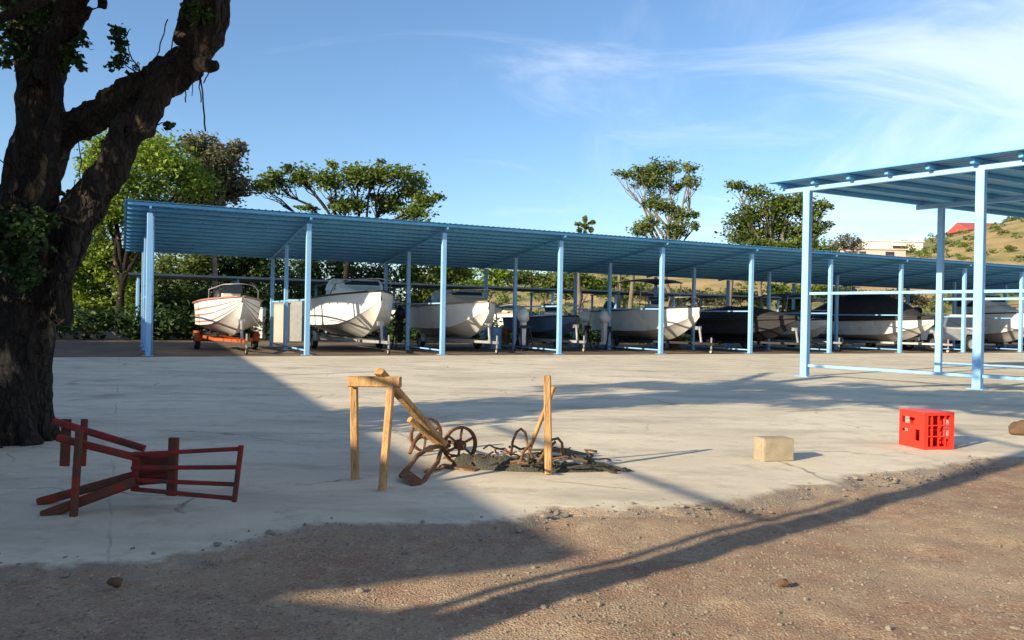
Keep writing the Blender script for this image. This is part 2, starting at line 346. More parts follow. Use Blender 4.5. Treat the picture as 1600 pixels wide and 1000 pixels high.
def slab_material():
    m, _ = gravel_material(); m.name = 'yard_concrete'; t = m.node_tree; b = t.nodes['Principled BSDF']
    grav = [l for l in t.links if l.to_socket == b.inputs['Base Color']][0].from_socket
    gbump = [l for l in t.links if l.to_socket == b.inputs['Normal']][0].from_socket
    src = [n for n in t.nodes if n.type == 'TEX_COORD'][0].outputs['Object']
    def noi(sc, det=6, ro=.6, st=None):
        n = N(t, 'ShaderNodeTexNoise'); n.inputs['Scale'].default_value = sc; n.inputs['Detail'].default_value = det; n.inputs['Roughness'].default_value = ro
        s_ = src
        if st:
            q = N(t, 'ShaderNodeMapping'); q.inputs['Rotation'].default_value = (0, 0, st[0]); q.inputs['Scale'].default_value = (*st[1], 1)
            t.links.new(src, q.inputs[0]); s_ = q.outputs[0]
        t.links.new(s_, n.inputs[0]); return n.outputs[0]
    def mrg(s, a, bb, c=0, d=1):
        r = N(t, 'ShaderNodeMapRange'); r.inputs[1].default_value = a; r.inputs[2].default_value = bb; r.inputs[3].default_value = c; r.inputs[4].default_value = d
        t.links.new(s, r.inputs[0]); return r.outputs[0]
    def mix(f, a, bcol, bl='MIX'):
        q = N(t, 'ShaderNodeMix', data_type='RGBA', blend_type=bl)
        if isinstance(f, float): q.inputs[0].default_value = f
        else: t.links.new(f, q.inputs[0])
        for s_, c_ in ((6, a), (7, bcol)):
            if isinstance(c_, tuple): q.inputs[s_].default_value = (*c_, 1)
            else: t.links.new(c_, q.inputs[s_])
        return q.outputs[2]
    c = mix(mrg(noi(.32, 6, .62), .38, .62), (.56, .49, .375), (.68, .60, .465))
    c = mix(mrg(noi(.9, 8, .7, (R(26), (.5, 1.5))), .48, .68), c, (.40, .35, .27))
    c = mix(mrg(noi(2.6, 8, .75), .52, .74, 0, .8), c, (.34, .295, .225))
    c = mix(mrg(noi(14, 6, .7), .55, .75, 0, .5), c, (.58, .54, .47))
    c = mix(mrg(noi(90, 3), .60, .72, 0, .6), c, (.30, .27, .22))
    # casting joints every few metres, following the sheds
    bt = N(t, 'ShaderNodeTexBrick'); mpj = N(t, 'ShaderNodeMapping'); mpj.inputs['Rotation'].default_value = (0, 0, -math.atan2(AX.y, AX.x))
    wn = N(t, 'ShaderNodeTexNoise'); wn.inputs['Scale'].default_value = 1.5; t.links.new(src, wn.inputs[0])
    vm = N(t, 'ShaderNodeVectorMath', operation='MULTIPLY_ADD'); vm.inputs[1].default_value = (.07, .07, 0)
    t.links.new(wn.outputs[1], vm.inputs[0]); t.links.new(src, vm.inputs[2]); t.links.new(vm.outputs[0], mpj.inputs[0])
    t.links.new(mpj.outputs[0], bt.inputs[0])
    bt.inputs['Scale'].default_value = 1; bt.inputs['Mortar Size'].default_value = .012; bt.inputs['Mortar Smooth'].default_value = .6
    bt.inputs['Brick Width'].default_value = 6; bt.inputs['Row Height'].default_value = 4.1; bt.offset = 0
    jf = N(t, 'ShaderNodeMath', operation='MULTIPLY'); t.links.new(bt.outputs['Fac'], jf.inputs[0]); t.links.new(mrg(noi(.8, 4), .45, .65, 0, .45), jf.inputs[1])
    c = mix(jf.outputs[0], c, (.17, .15, .12))
    vc = N(t, 'ShaderNodeTexVoronoi', feature='DISTANCE_TO_EDGE'); vc.inputs['Scale'].default_value = .42
    wn2 = N(t, 'ShaderNodeTexNoise'); wn2.inputs['Scale'].default_value = 1.1; wn2.inputs['Detail'].default_value = 8; t.links.new(src, wn2.inputs[0])
    vm2 = N(t, 'ShaderNodeVectorMath', operation='MULTIPLY_ADD'); vm2.inputs[1].default_value = (.9, .9, 0); t.links.new(wn2.outputs[1], vm2.inputs[0]); t.links.new(src, vm2.inputs[2]); t.links.new(vm2.outputs[0], vc.inputs[0])
    cf = N(t, 'ShaderNodeMath', operation='MULTIPLY'); t.links.new(mrg(vc.outputs['Distance'], .001, .007, 1, 0), cf.inputs[0]); t.links.new(mrg(noi(.45, 3), .50, .60, 0, .75), cf.inputs[1])
    c = mix(cf.outputs[0], c, (.13, .11, .09))
    c = mix(mrg(noi(.7, 3, .5), .63, .72, 0, .5), c, (.24, .215, .18))
    at = N(t, 'ShaderNodeAttribute'); at.attribute_name = 'edge'
    ad = N(t, 'ShaderNodeMath', operation='MULTIPLY_ADD'); ad.inputs[1].default_value = 1.5
    t.links.new(at.outputs['Fac'], ad.inputs[0]); t.links.new(mrg(noi(5, 8, .75), .3, .7, -.75, .35), ad.inputs[2])
    ef = mrg(ad.outputs[0], .05, .75)
    c2 = mix(mrg(noi(20, 6, .75), .4, .62), (.25, .215, .175), grav)
    c = mix(ef, c, c2); t.links.new(c, b.inputs['Base Color'])
    b.inputs['Roughness'].default_value = .85
    bn = N(t, 'ShaderNodeBump'); bn.inputs['Strength'].default_value = .35; bn.inputs['Distance'].default_value = .006
    t.links.new(noi(45, 8, .7), bn.inputs['Height'])
    mv = N(t, 'ShaderNodeMix', data_type='VECTOR'); t.links.new(ef, mv.inputs[0]); t.links.new(bn.outputs[0], mv.inputs[4]); t.links.new(gbump, mv.inputs[5])
    t.links.new(mv.outputs[1], b.inputs['Normal']); return m
yard = link('concrete_yard', me, slab_material(), smooth=True); tag(yard, kind='structure')

vs = []; Ns = 60
for i in range(Ns+1):
    for q in range(13):
        wd = -.55+q*2.1 if q else -.55+.12*fbm(i*1.7, 3); p = S(-9+25*i/Ns, wd); vs.append((p.x, p.y, -.003+.004*math.sin(i*1.3+q)*(q > 0)))
me = bpy.data.meshes.new('dirt_floor'); me.from_pydata(vs, [], [(i*13+q, (i+1)*13+q, (i+1)*13+q+1, i*13+q+1) for i in range(Ns) for q in range(12)])
dm = mat('dark_dirt', (.17, .125, .085), (.11, .08, .055), scale=.8, rough=.95, bump=.5, bscale=12, c3=(.24, .19, .13), s3=.5, m3=(.55, .7))
tag(link('dirt_floor', me, dm, smooth=True), kind='structure')
# loose stones on the gravel, and broken concrete along the edge
mb = MB(); mb2 = MB()
ico = bmesh.new(); bmesh.ops.create_icosphere(ico, subdivisions=1, radius=1)
IV = [v.co.copy() for v in ico.verts]; IF = [[v.index for v in f.verts] for f in ico.faces]; ico.free()
def edge_y(x):
    for a, b in zip(E[:-1], E[1:]):
        if a.x <= x < b.x: return a.y+(b.y-a.y)*(x-a.x)/(b.x-a.x)
    return 99
def stone(mb, x, y, z, r):
    sc = (rnd.uniform(.7, 1.3), rnd.uniform(.7, 1.3), rnd.uniform(.45, .85)); a = rnd.random()*6.3; k = rnd.random()*50
    ca, sa = math.cos(a), math.sin(a); vs = []
    for q in IV:
        f = 1+.5*noise.noise(q*1.5+Vector((k, 0, 0))); X, Y, Z = q.x*f*sc[0]*r, q.y*f*sc[1]*r, q.z*f*sc[2]*r
        vs.append((x+X*ca-Y*sa, y+X*sa+Y*ca, z+Z))
    mb.add(vs, IF)
for k in range(11000):
    y = 2.6+rnd.random()**1.3*6.5; x = rnd.uniform(-.72, .72)*y
    ey = edge_y(x)
    if y > ey-.02: continue
    if noise.noise(Vector((x*1.3, y*1.3, 4))) < rnd.uniform(-.6, .15): continue
    r = min(.020, .0036*(1+rnd.paretovariate(2.6)*.55)); stone(mb, x, y, gh(x, y)+r*.15, r)
for k in range(2600):
    j = rnd.randrange(nE); e = E[j]
    if e.length > 9 or abs(e.x) > e.y*.75: continue
    off = rnd.gauss(-.02, .13)
    if noise.noise(Vector((e.x*1.1, e.y*1.1, 7))) < rnd.uniform(-.35, .25): continue
    r = min(.022, .005*rnd.paretovariate(2.2)); x = e.x; y = e.y+off
    stone(mb2, x, y, -.038*ss((-off+.10)/.22)+r*.25, r)
tag(mb.build('gravel', MT['stone']), 'loose stones scattered over the reddish dirt road in front', 'gravel', kind='stuff')
tag(mb2.build('rubble', MT['stone']), 'broken concrete crumbs along the ragged edge of the slab', 'rubble', kind='stuff')

# hill
sky_px = [(-3000, 470), (400, 478), (700, 470), (900, 432), (1100, 412), (1300, 401), (1440, 386), (1500, 372), (1600, 345), (1800, 315), (2400, 300), (6000, 300)]
def skyh(px):
    for (a, b), (c, d) in zip(sky_px[:-1], sky_px[1:]):
        if a <= px < c: t = (px-a)/(c-a); y = b+(d-b)*t; break
    else: y = 300
    hz = 496.4+.0183*(px-800)
    return (hz-y)*190/F
def hillh(x, y):
    px = 800+F*x/max(y, 1); t = ss((y-72)/118)
    return -1+t*(skyh(px)+2.3)+t*1.6*fbm(x*.03, y*.03)+t*.35*fbm(x*.2, y*.2)-3.5*ss((y-215)/60)*0
hx = np.arange(-330, 421, 3.0); hy = np.arange(66, 330, 3.0); n = len(hx)
vs = [(x, y, hillh(x, y)) for y in hy for x in hx]
fs = [(j*n+i, j*n+i+1, (j+1)*n+i+1, (j+1)*n+i) for j in range(len(hy)-1) for i in range(n-1)]
me = bpy.data.meshes.new('hill'); me.from_pydata(vs, [], fs)
hm = mat('dry_hill', (.42, .29, .13), (.30, .21, .10), scale=.12, rough=.95, det=14, c3=(.12, .14, .05), s3=.07, m3=(.44, .60), bump=.5, bscale=.8)
tag(link('hill', me, hm, smooth=True), kind='structure')

# ------------------------------------------------------------------ foliage
def leaves(clumps, nleaf, size, jitter=.35, sub=14, aspect=.5, droop=0, seed=1):
    """clumps: (centre, (rx, ry, rz)). Leaves gather round sub-clusters, so the outline is broken and has gaps."""
    g = np.random.default_rng(seed); cs = []; wts = np.array([r[0]*r[1]*r[2] for _, r in clumps])**.7; wts = wts/wts.sum()
    for (c, r), wt in zip(clumps, wts):
        n = max(12, int(nleaf*wt)); r = np.array(r)
        d = g.normal(size=(sub, 3)); d /= np.linalg.norm(d, axis=1)[:, None]
        sc = d*(g.random((sub, 1))**.5)*r*.82
        pick = g.integers(0, sub, n); rs = g.uniform(.5, 1.4, sub)[pick][:, None]
        p = sc[pick]+np.clip(g.normal(size=(n, 3)), -1.9, 1.9)*r*jitter*rs*.55
        cs.append(p+np.array(c))
    c = np.concatenate(cs); n = len(c)
    u = g.normal(size=(n, 3)); u[:, 2] = u[:, 2]*.6-droop; u /= np.linalg.norm(u, axis=1)[:, None]
    v = np.cross(u, g.normal(size=(n, 3))); v /= np.linalg.norm(v, axis=1)[:, None]
    nn = np.cross(u, v)
    L = (size*g.uniform(.6, 1.35, n))[:, None]
    q = np.stack([c-u*L*.5, c+v*L*aspect*.5+nn*L*.08, c+u*L*.5, c-v*L*aspect*.5+nn*L*.08], 1).reshape(-1, 3)
    return q
def leaf_obj(name, q, m, parent):
    n = len(q)//4; me = bpy.data.meshes.new(name); me.vertices.add(len(q)); me.vertices.foreach_set('co', q.ravel())
    me.loops.add(n*4); me.loops.foreach_set('vertex_index', np.arange(n*4, dtype=np.int32))
    me.polygons.add(n); me.polygons.foreach_set('loop_start', np.arange(0, n*4, 4, dtype=np.int32))
    me.polygons.foreach_set('loop_total', np.full(n, 4, dtype=np.int32)); me.update(calc_edges=True)
    return link(name, me, m, parent)
def bend(a, b, sag=.1, n=6, seed=0):
    a = Vector(a); b = Vector(b); L = (b-a).length; o = []
    for k in range(n+1):
        t = k/n; p = a.lerp(b, t); j = math.sin(math.pi*t)*L*sag
        o.append(p+Vector((noise.noise(Vector((seed*7.3, t*3, 0))), noise.noise(Vector((seed*7.3, t*3, 9))), noise.noise(Vector((seed*7.3, t*3, 19)))))*j)
    return o
def tree(name, label, cat, base_px, Y, clpx, nleaf, leaf, size, group=None, trunk_r=.16, bark='bark2', deep=1.0, fork=None, seed=1, twigs=3, jitter=.35, sub=14, droop=0):
    """clpx: crown clumps as (px, py, r_px_x, r_px_y, dY) turned into real places at that distance"""
    b = V(base_px, 500, Y); b.z = -.05 if Y < 70 else hillh(b.x, b.y)-.2
    root = empty(name, b, label, cat, group)
    cl = []
    for (px, py, rx, ry, dY) in clpx:
        c = V(px, py, Y+dY); k = (Y+dY)/F; cl.append((tuple(c-b), (rx*k, max(rx, ry)*k*deep, ry*k)))
    zmin = min(c[2]-r[2]*.5 for c, r in cl); fz = fork if fork else max(zmin*.8, .5)
    mb = MB(); mean = np.mean([c for c, _ in cl], axis=0); ft = Vector((mean[0]*.35, mean[1]*.3, fz))
    tp = bend((0, 0, 0), ft, .12, 6, seed); mb.tube(tp, [trunk_r*(1.25 if k == 0 else 1-.05*k) for k in range(7)], 8, .3)
    for j, (c, r) in enumerate(cl):
        st = tp[-1-(j % 2)]; br = bend(st, Vector(c), .16, 6, seed+j); mb.tube(br, [trunk_r*(.62-.08*k) for k in range(7)], 6, .2)
        g = random.Random(seed*31+j)
        for q in range(twigs):
            d = Vector((g.gauss(0, 1), g.gauss(0, 1), g.gauss(.2, .8))).normalized(); e = Vector(c)+Vector((d.x*r[0], d.y*r[1], d.z*r[2]))*.85
            mb.tube(bend(br[4], e, .2, 4, seed+j*5+q), [trunk_r*(.2-.035*k) for k in range(5)], 4)
    mb.build('trunk', bark, root, True)
    leaf_obj('crown', leaves(cl, nleaf, size, seed=seed, jitter=jitter*1.3, sub=int(sub*1.5), droop=droop), leaf, root)
    return root

# ---- trees behind the sheds
tree('leafy_tree', 'tall bright green tree rising behind the left end of the long blue roof', 'tree', 185, 42,
     [(170, 235, 36, 32, 0), (215, 225, 42, 34, 1), (255, 252, 50, 38, 0), (200, 285, 62, 38, -1), (150, 262, 30, 34, 1), (290, 285, 48, 32, 1), (170, 335, 52, 30, 0),
      (150, 385, 40, 34, 1), (240, 330, 50, 28, 2)], 19000, 'leafbright', .25, seed=3, trunk_r=.24, bark='bark', sub=22)
tree('leafy_tree', 'sparse grey-green tree with bare twigs just right of the tall bright green tree', 'tree', 330, 46,
     [(318, 228, 38, 20, 0), (345, 262, 40, 26, 0), (370, 232, 18, 16, 0), (355, 295, 42, 24, 1), (310, 262, 36, 30, 1), (300, 310, 42, 20, 2)], 9500, 'leafdry', .26, seed=5, trunk_r=.17, twigs=9, sub=18)
tree('leafy_tree', 'wide flat-crowned almond tree above the long blue roof', 'tree', 540, 45,
     [(430, 285, 28, 22, 0), (405, 292, 18, 12, 1), (470, 275, 32, 16, 0), (515, 285, 28, 20, -1), (560, 278, 38, 22, 0), (605, 272, 36, 18, 0), (640, 290, 34, 24, 1), (665, 312, 20, 16, 0),
      (685, 308, 12, 6, 0), (540, 318, 38, 14, 0), (600, 315, 30, 18, 1), (648, 332, 30, 14, 0), (480, 325, 18, 6, 0), (520, 258, 10, 8, 0), (448, 262, 10, 6, 0), (595, 252, 8, 4, 0)],
     9500, 'leafmid', .24, seed=8, trunk_r=.2, bark='bark', jitter=.4, sub=11, twigs=5)
tree('palm_like_tree', 'tiny distant tufted palm poking over the middle of the long roof', 'palm', 914, 90,
     [(904, 350, 5, 2.5, 0), (925, 348, 5, 2.5, 0), (914, 343, 3, 5, 0), (905, 360, 3, 4, 0), (924, 359, 3, 4, 0), (914, 353, 5, 4, 0), (914, 366, 2, 7, 0)], 1300, 'leafolive', .45, seed=11, trunk_r=.16, twigs=0)
tree('leafy_tree', 'tall airy tiered tree between the tufted palm and dense round tree', 'tree', 1040, 62,
     [(975, 272, 20, 8, 0), (1000, 270, 24, 14, 0), (1028, 272, 28, 20, 0), (1010, 288, 28, 12, 1), (1050, 262, 16, 12, 0), (1078, 262, 16, 10, 0), (1080, 283, 20, 12, 0), (1056, 292, 16, 10, 0),
      (1022, 312, 20, 14, 0), (1040, 322, 22, 12, 0), (1062, 335, 22, 10, 0), (1082, 336, 14, 6, 0), (1010, 348, 20, 12, 0), (1055, 360, 28, 14, 0), (1000, 362, 20, 10, 0), (1085, 352, 10, 8, 0)],
     7500, 'leafolive', .26, seed=13, trunk_r=.22, jitter=.38, sub=10, twigs=4)
tree('leafy_tree', 'dense dark green round tree partly behind the corner of the near blue shed', 'tree', 1215, 62,
     [(1150, 290, 24, 8, 0), (1180, 300, 22, 14, 0), (1165, 345, 34, 26, 0), (1200, 325, 42, 26, 0), (1235, 320, 34, 24, 0), (1265, 330, 26, 22, 0), (1170, 370, 44, 18, 1), (1220, 358, 42, 24, 1),
      (1268, 360, 34, 22, 0), (1290, 322, 14, 10, 0), (1293, 352, 12, 8, 0), (1195, 385, 60, 14, 0), (1255, 385, 44, 14, 0)],
     15000, 'leafmid', .27, seed=17, trunk_r=.28, sub=14)
tree('bare_tree', 'pale leafless twiggy tree beside the pink house below the near blue shed roof', 'tree', 1322, 70,
     [(1318, 378, 22, 14, 0), (1338, 382, 16, 12, 0), (1302, 388, 14, 10, 0)], 1500, 'leafdry', .22, seed=19, trunk_r=.12, twigs=14)
# ---- green belt seen under the roofs
belt = [
 (150, 44, [(125, 430, 30, 40, 0), (165, 420, 34, 34, 0), (205, 440, 34, 44, 0), (140, 480, 38, 24, 0), (215, 400, 24, 24, 0)], 'leafbright', 15000, 'yellow-green bushy tree left of the first roof post'),
 (262, 50, [(255, 425, 30, 40, 0), (290, 440, 36, 34, 0), (270, 480, 40, 30, 0), (305, 410, 34, 24, 0)], 'leafolive', 9000, 'olive bush just right of the first roof post'),
 (370, 52, [(345, 430, 44, 34, 0), (400, 425, 40, 34, 0), (440, 440, 34, 38, 0), (380, 470, 60, 28, 0), (370, 405, 60, 20, 0)], 'leafdark', 13000, 'dark shrubby tree behind the white speedboat with painted ridge shadows'),
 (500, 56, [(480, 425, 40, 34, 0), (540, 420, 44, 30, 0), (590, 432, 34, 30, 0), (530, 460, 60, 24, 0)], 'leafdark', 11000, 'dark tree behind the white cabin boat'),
 (665, 52, [(640, 430, 26, 26, 0), (680, 440, 36, 36, 0), (660, 480, 34, 26, 0), (710, 425, 30, 22, 0)], 'leafmid', 9500, 'mid green drooping tree behind the second and third bays'),
 (745, 66, [(720, 428, 34, 16, 0), (770, 430, 36, 16, 0), (740, 452, 50, 16, 0)], 'leafbright', 7000, 'sunlit yellow-green shrub left of the middle of the shed'),
 (850, 66, [(820, 432, 30, 14, 0), (860, 440, 34, 18, 0), (885, 455, 24, 18, 0)], 'leafolive', 6000, 'olive shrub in the middle of the shed opening'),
 (905, 60, [(905, 434, 22, 10, 0), (925, 446, 18, 14, 0)], 'leafmid', 2600, 'small crown over a pale bare trunk in the fourth bay'),
 (975, 62, [(960, 440, 24, 10, 0), (990, 448, 22, 12, 0)], 'leafolive', 2500, 'thin forked tree behind the grey canopy boat at the slim trunk'),
 (1240, 60, [(1215, 455, 24, 14, 0), (1250, 460, 28, 18, 0), (1240, 485, 24, 14, 0)], 'leafmid', 5000, 'round green shrub with forked trunk behind the near shed corner post'),
 (1035, 70, [(1020, 458, 24, 14, 0), (1055, 465, 26, 12, 0)], 'leafdry', 3000, 'grey brown dry shrub right of the grey canopy boat'),
 (955, 74, [(940, 452, 22, 16, 0), (975, 462, 24, 12, 0)], 'leafbright', 3200, 'bright green shrub on the slope behind the grey canopy boat'),
 (1170, 72, [(1150, 462, 28, 12, 0), (1185, 470, 20, 14, 0)], 'leafolive', 3200, 'olive shrub on the slope behind the black covered boat'),
 (1300, 74, [(1285, 455, 24, 14, 0), (1320, 462, 26, 14, 0)], 'leafmid', 3600, 'green shrub just right of the near shed corner post'),
 (1400, 78, [(1385, 462, 30, 10, 0), (1430, 468, 26, 12, 0)], 'leafdry', 3000, 'dry shrub behind the tall black boat cover'),
 (1500, 80, [(1480, 466, 30, 10, 0), (1530, 462, 30, 14, 0)], 'leafolive', 3200, 'olive shrub behind the grey cabin cruiser'),
 (1100, 64, [(1080, 462, 30, 12, 0), (1120, 472, 34, 14, 0)], 'leafdry', 3600, 'dry brown shrub behind the black covered boat'),
]
for k, (bx, Y, cl, m, nl, lab) in enumerate(belt):
    tree('shrubby_tree', lab, 'tree', bx, Y, cl, int(nl*.8), m, .27, group='trees seen beneath the long roof', seed=30+k, trunk_r=.14, twigs=2, bark='bark2')
# bare straight trunks
for k, (px, py0, py1, Y, lab) in enumerate([(901, 418, 500, 46, 'straight pale bare trunk seen through the shed right of the centre'), (985, 425, 500, 50, 'slim crooked brown trunk above the grey canopy boat'), (965, 425, 500, 58, 'thin dark trunk leaning beside the slim crooked one'), (1140, 432, 500, 52, 'short thin trunk above the black covered boat'), (1185, 440, 510, 56, 'pale trunk just right of the sixth roof post')]):
    b = G(px, 530); b = V(px, 500, Y); b.z = 0; t = V(px+4, py0-18, Y)
    o = empty('dead_tree', b, lab, 'tree', 'bare trunks behind the long shed')
    m_ = MB(); m_.tube(bend((0, 0, 0), t-b, .04, 8, k), [.2-.012*i for i in range(9)], 8, .3)
    m_.tube(bend((t-b)*.8, (t-b)+Vector((.8, .2, .4)), .1, 4, k), [.09, .08, .06, .05, .03], 6); m_.build('trunk', 'bark2', o, True)
# scrub on the hill
q = []; g = random.Random(5); cl = []
for k in range(1700):
    y = g.uniform(80, 235); x = g.uniform(-.25, .85)*y; z = hillh(x, y)
    if noise.noise(Vector((x*.04, y*.04, 3))) < g.uniform(-.4, .3): continue
    r = g.uniform(.5, 1.6); cl.append(((x, y, z+r*.4), (r*1.3, r*1.3, r*.7)))
tag(leaf_obj('hillside_scrub', leaves(cl, 60000, .5, seed=77, sub=6), 'leafolive', None), 'low olive scrub dotted over the dry brown hillside', 'scrub', kind='stuff')
# dark undergrowth beyond the far shed
cl = []
for k in range(260):
    i = g.uniform(-6, 13) if k < 130 else g.uniform(-6, 5); p = S(i, g.uniform(25, 32)); h = g.uniform(1.0, 2.2)*(1.9 if i < 4 else 1.05); cl.append(((p.x, p.y, h*.5), (1.8, 1.2, h*.6)))
for k in range(70):  # row between the sheds, put in to darken the sunny gap
    i = g.uniform(2.2, 13); p = S(i, g.uniform(9.5, 12.5)); h = g.uniform(.7, 1.5); cl.append(((p.x, p.y, h*.45), (1.5, .9, h*.55)))
for k in range(90):  # second row added to darken the left and centre beneath the roof
    p = S(g.uniform(-2, 7), g.uniform(13.6, 15.2)); h = g.uniform(.9, 2.1); cl.append(((p.x, p.y, h*.45), (1.3, .8, h*.55)))
for k in range(26):
    p = S(g.uniform(-5, -.6), g.uniform(9, 16)); h = g.uniform(1.0, 2.4); cl.append(((p.x, p.y, h*.45), (1.5, 1.0, h*.55)))
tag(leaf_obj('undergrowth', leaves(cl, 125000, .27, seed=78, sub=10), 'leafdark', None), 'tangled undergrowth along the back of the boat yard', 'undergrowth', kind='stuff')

# ------------------------------------------------------------------ sheds
def corrugated(corner, u, v, n_u, pitch, h0, Lv, slope, amp=.018):
    """sheet with trapezoid ribs running along v; u is the long direction"""
    vs = []; fs = []; prof = [(0, 0), (.12, 0), (.2, 1), (.38, 1), (.46, 0)]
    us = [(k*pitch+a*pitch, b*amp) for k in range(n_u) for a, b in prof]+[(n_u*pitch, 0)]
    for (x, dz) in us:
        for t in (0, 1):
            p = corner+u*x+v*(Lv*t); vs.append((p.x, p.y, h0+slope*t+dz))
    n = len(us)
    fs = [(2*k, 2*k+1, 2*k+3, 2*k+2) for k in range(n-1)]
    return vs, fs
def sheet_obj(vs, fs, parent):
    me = bpy.data.meshes.new('roof_sheet'); me.from_pydata(vs, [], fs); o = link('roof_sheet', me, 'roof', parent)
    s = o.modifiers.new('thickness', 'SOLIDIFY'); s.thickness = .006; return o
shed = empty('boat_shed', S(0, 0), 'long open boat shed with blue monopitch roof on pale blue posts across the yard', 'shed', 'blue steel boat sheds')
def loc(p): return p - shed.location
HF, HB, WD = 4.38, 3.55, 7.0
def rh(wd): return HF+(HB-HF)*(wd+.35)/(WD+.7)
NB = 12
for i in range(NB+1):
    for wd, r in ((0, .15), (3.7, .13), (6.6, .13)):
        m_ = MB(); a = S(i, wd, -.1); m_.bar(loc(a), loc(S(i, wd, rh(wd)-.20)), r, r, up=AX, bev=.06)
        m_.box(loc(S(i, wd, .006)), (r*2, r*2, .012), Matrix.Rotation(math.atan2(AX.y, AX.x), 3, 'Z')); m_.build('post', 'paint', shed)
    m_ = MB(); m_.bar(loc(S(i, -.35, rh(-.35)-.10)), loc(S(i, WD+.35, rh(WD+.35)-.10)), .06, .08); m_.build('rafter', 'roof', shed)
    for z in (.14, 1.75):
        for a_, b_ in ((.09, 3.62), (3.78, 6.52)):
            m_ = MB(); m_.bar(loc(S(i, a_, z)), loc(S(i, b_, z)), .05, .05); m_.build('side_rail', 'paint', shed)
m_ = MB()
for k in range(13):
    wd = -.3+k*(WD+.6)/12; m_.bar(loc(S(-.13, wd, rh(wd)-.012)), loc(S(NB+.1, wd, rh(wd)-.012)), .07, .09)
m_.build('purlin_set', 'purlin', shed)
vs, fs = corrugated(loc(S(-.15, -.42)), AX, PE, 285, .20, rh(-.42)+.035, WD+.84, rh(WD+.42)-rh(-.42)); sheet_obj(vs, fs, shed)
m_ = MB(); m_.tube([loc(S(.02, .22, -.1)), loc(S(.02, .22, rh(0)-.2))], .045, 10); m_.build('downpipe', 'paint', shed, True)
far = empty('boat_shed', S(0, 17), 'low far shed with thin blue-grey roof behind the long shed', 'shed', 'blue steel boat sheds')
def locf(p): return p - far.location
for i in range(0, 11):
    for wd, z in ((17, 2.92), (19.8, 2.88)):
        m_ = MB(); m_.bar(locf(S(i, wd, -.1)), locf(S(i, wd, z)), .12, .12, up=AX); m_.build('post', 'paint', far)
    m_ = MB(); m_.bar(locf(S(i, 16.7, 2.95)), locf(S(i, 20.0, 2.90)), .06, .08); m_.build('rafter', 'paint', far)
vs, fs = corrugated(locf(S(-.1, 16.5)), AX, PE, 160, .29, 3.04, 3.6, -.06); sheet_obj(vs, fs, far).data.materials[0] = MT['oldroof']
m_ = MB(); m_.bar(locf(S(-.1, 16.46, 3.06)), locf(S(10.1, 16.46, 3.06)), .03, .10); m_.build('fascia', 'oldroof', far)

# near shed on the right
A = G(1257, 588); B = G(1527, 608); Cc = G(1466, 583)
AB = B-A; AC = Cc-A; HR = 4.52
near = empty('boat_shed', A, 'nearer open shed at the right with pale blue posts and rails', 'shed', 'blue steel boat sheds')
def Q(a, b, z=0): return AC*a+AB*b+Vector((0, 0, z))
ab = AB.normalized(); ac = AC.normalized()
for a in range(0, 5):
    for b in range(0, 3):
        m_ = MB(); r = .17 if a == 0 else .15
        m_.bar(Q(a, b, -.1), Q(a, b, HR), r, r, up=ab, bev=.06); m_.box(Q(a, b, .008), (r*1.9, r*1.9, .014), Matrix.Rotation(math.atan2(ab.y, ab.x), 3, 'Z')); m_.build('post', 'paint', near)
    m_ = MB(); m_.bar(Q(a, -.17, HR+.06), Q(a, 2.15, HR+.06), .10, .13); m_.build('rafter', 'paint', near)
    for b in range(0, 2):
        for z in (.27, 2.02):
            m_ = MB(); m_.bar(Q(a, b+.025, z), Q(a, b+.975, z), .055, .065); m_.build('side_rail', 'paint', near)
m_ = MB()
for k in range(11):
    b = -.15+k*.228; m_.bar(Q(-.05, b, HR+.18), Q(4.1, b, HR+.18), .09, .11)
m_.build('purlin_set', 'purlin', near)
nn_ = int(AB.length*2.42/.2)
def near_sheet():
    prof = [(0, 0), (.12, 0), (.2, 1), (.38, 1), (.46, 0)]; vs = []; pitch = .22; n_u = int(AC.length*4.25/pitch)
    us = [(k*pitch+a*pitch, d*.02) for k in range(n_u) for a, d in prof]
    for x, dz in us:
        for b in (-.20, 2.22):
            p = ac*(x-.45)+AB*b; vs.append((p.x, p.y, HR+.245+dz))
    return vs, [(2*k, 2*k+1, 2*k+3, 2*k+2) for k in range(len(us)-1)]
sheet_obj(*near_sheet(), near)

# ------------------------------------------------------------------ low wall at the back of the yard
m_ = MB()
a = S(-1.6, 15.5); b = S(2.2, 15.5)
m_.bar(a+Vector((0, 0, .12)), b+Vector((0, 0, .12)), .2, .42, bev=.05)
tag(m_.build('low_wall', 'concrete_wall'), 'long low pale concrete wall behind the boats at the left', 'wall')
# pale panels and tanks behind
def panel_box(px, py0, py1, wpx, Y, m, name, label, cat):
    p = V(px, py1, Y); k = Y/F; h = (py1-py0)*k; z0 = max(p.z, 0)
    o = empty(name, (p.x, p.y, 0), label, cat)
    m1 = MB(); m1.box((0, 0, z0+h/2), (wpx*k, .5, h)); m1.build('body', m, o)
    m1 = MB(); m1.box((0, 0, z0+h+.03), (wpx*k*1.06, .56, .06)); m1.build('lid', 'galv', o)
    if z0 > .1:
        for sx in (-1, 1):
            m1 = MB(); m1.bar((sx*wpx*k*.42, 0, 0), (sx*wpx*k*.42, 0, z0), .07); m1.build('leg', 'galv', o)
panel_box(437, 475, 535, 26, 36, 'concrete_wall', 'storage_locker', 'pale grey upright locker between the first two boats', 'locker')
panel_box(462, 470, 533, 22, 38, 'galv', 'storage_locker', 'greenish grey metal locker left of the second roof post', 'locker')
panel_box(405, 482, 528, 14, 38, 'whitewall', 'storage_locker', 'narrow white locker right behind the striped speedboat', 'locker')

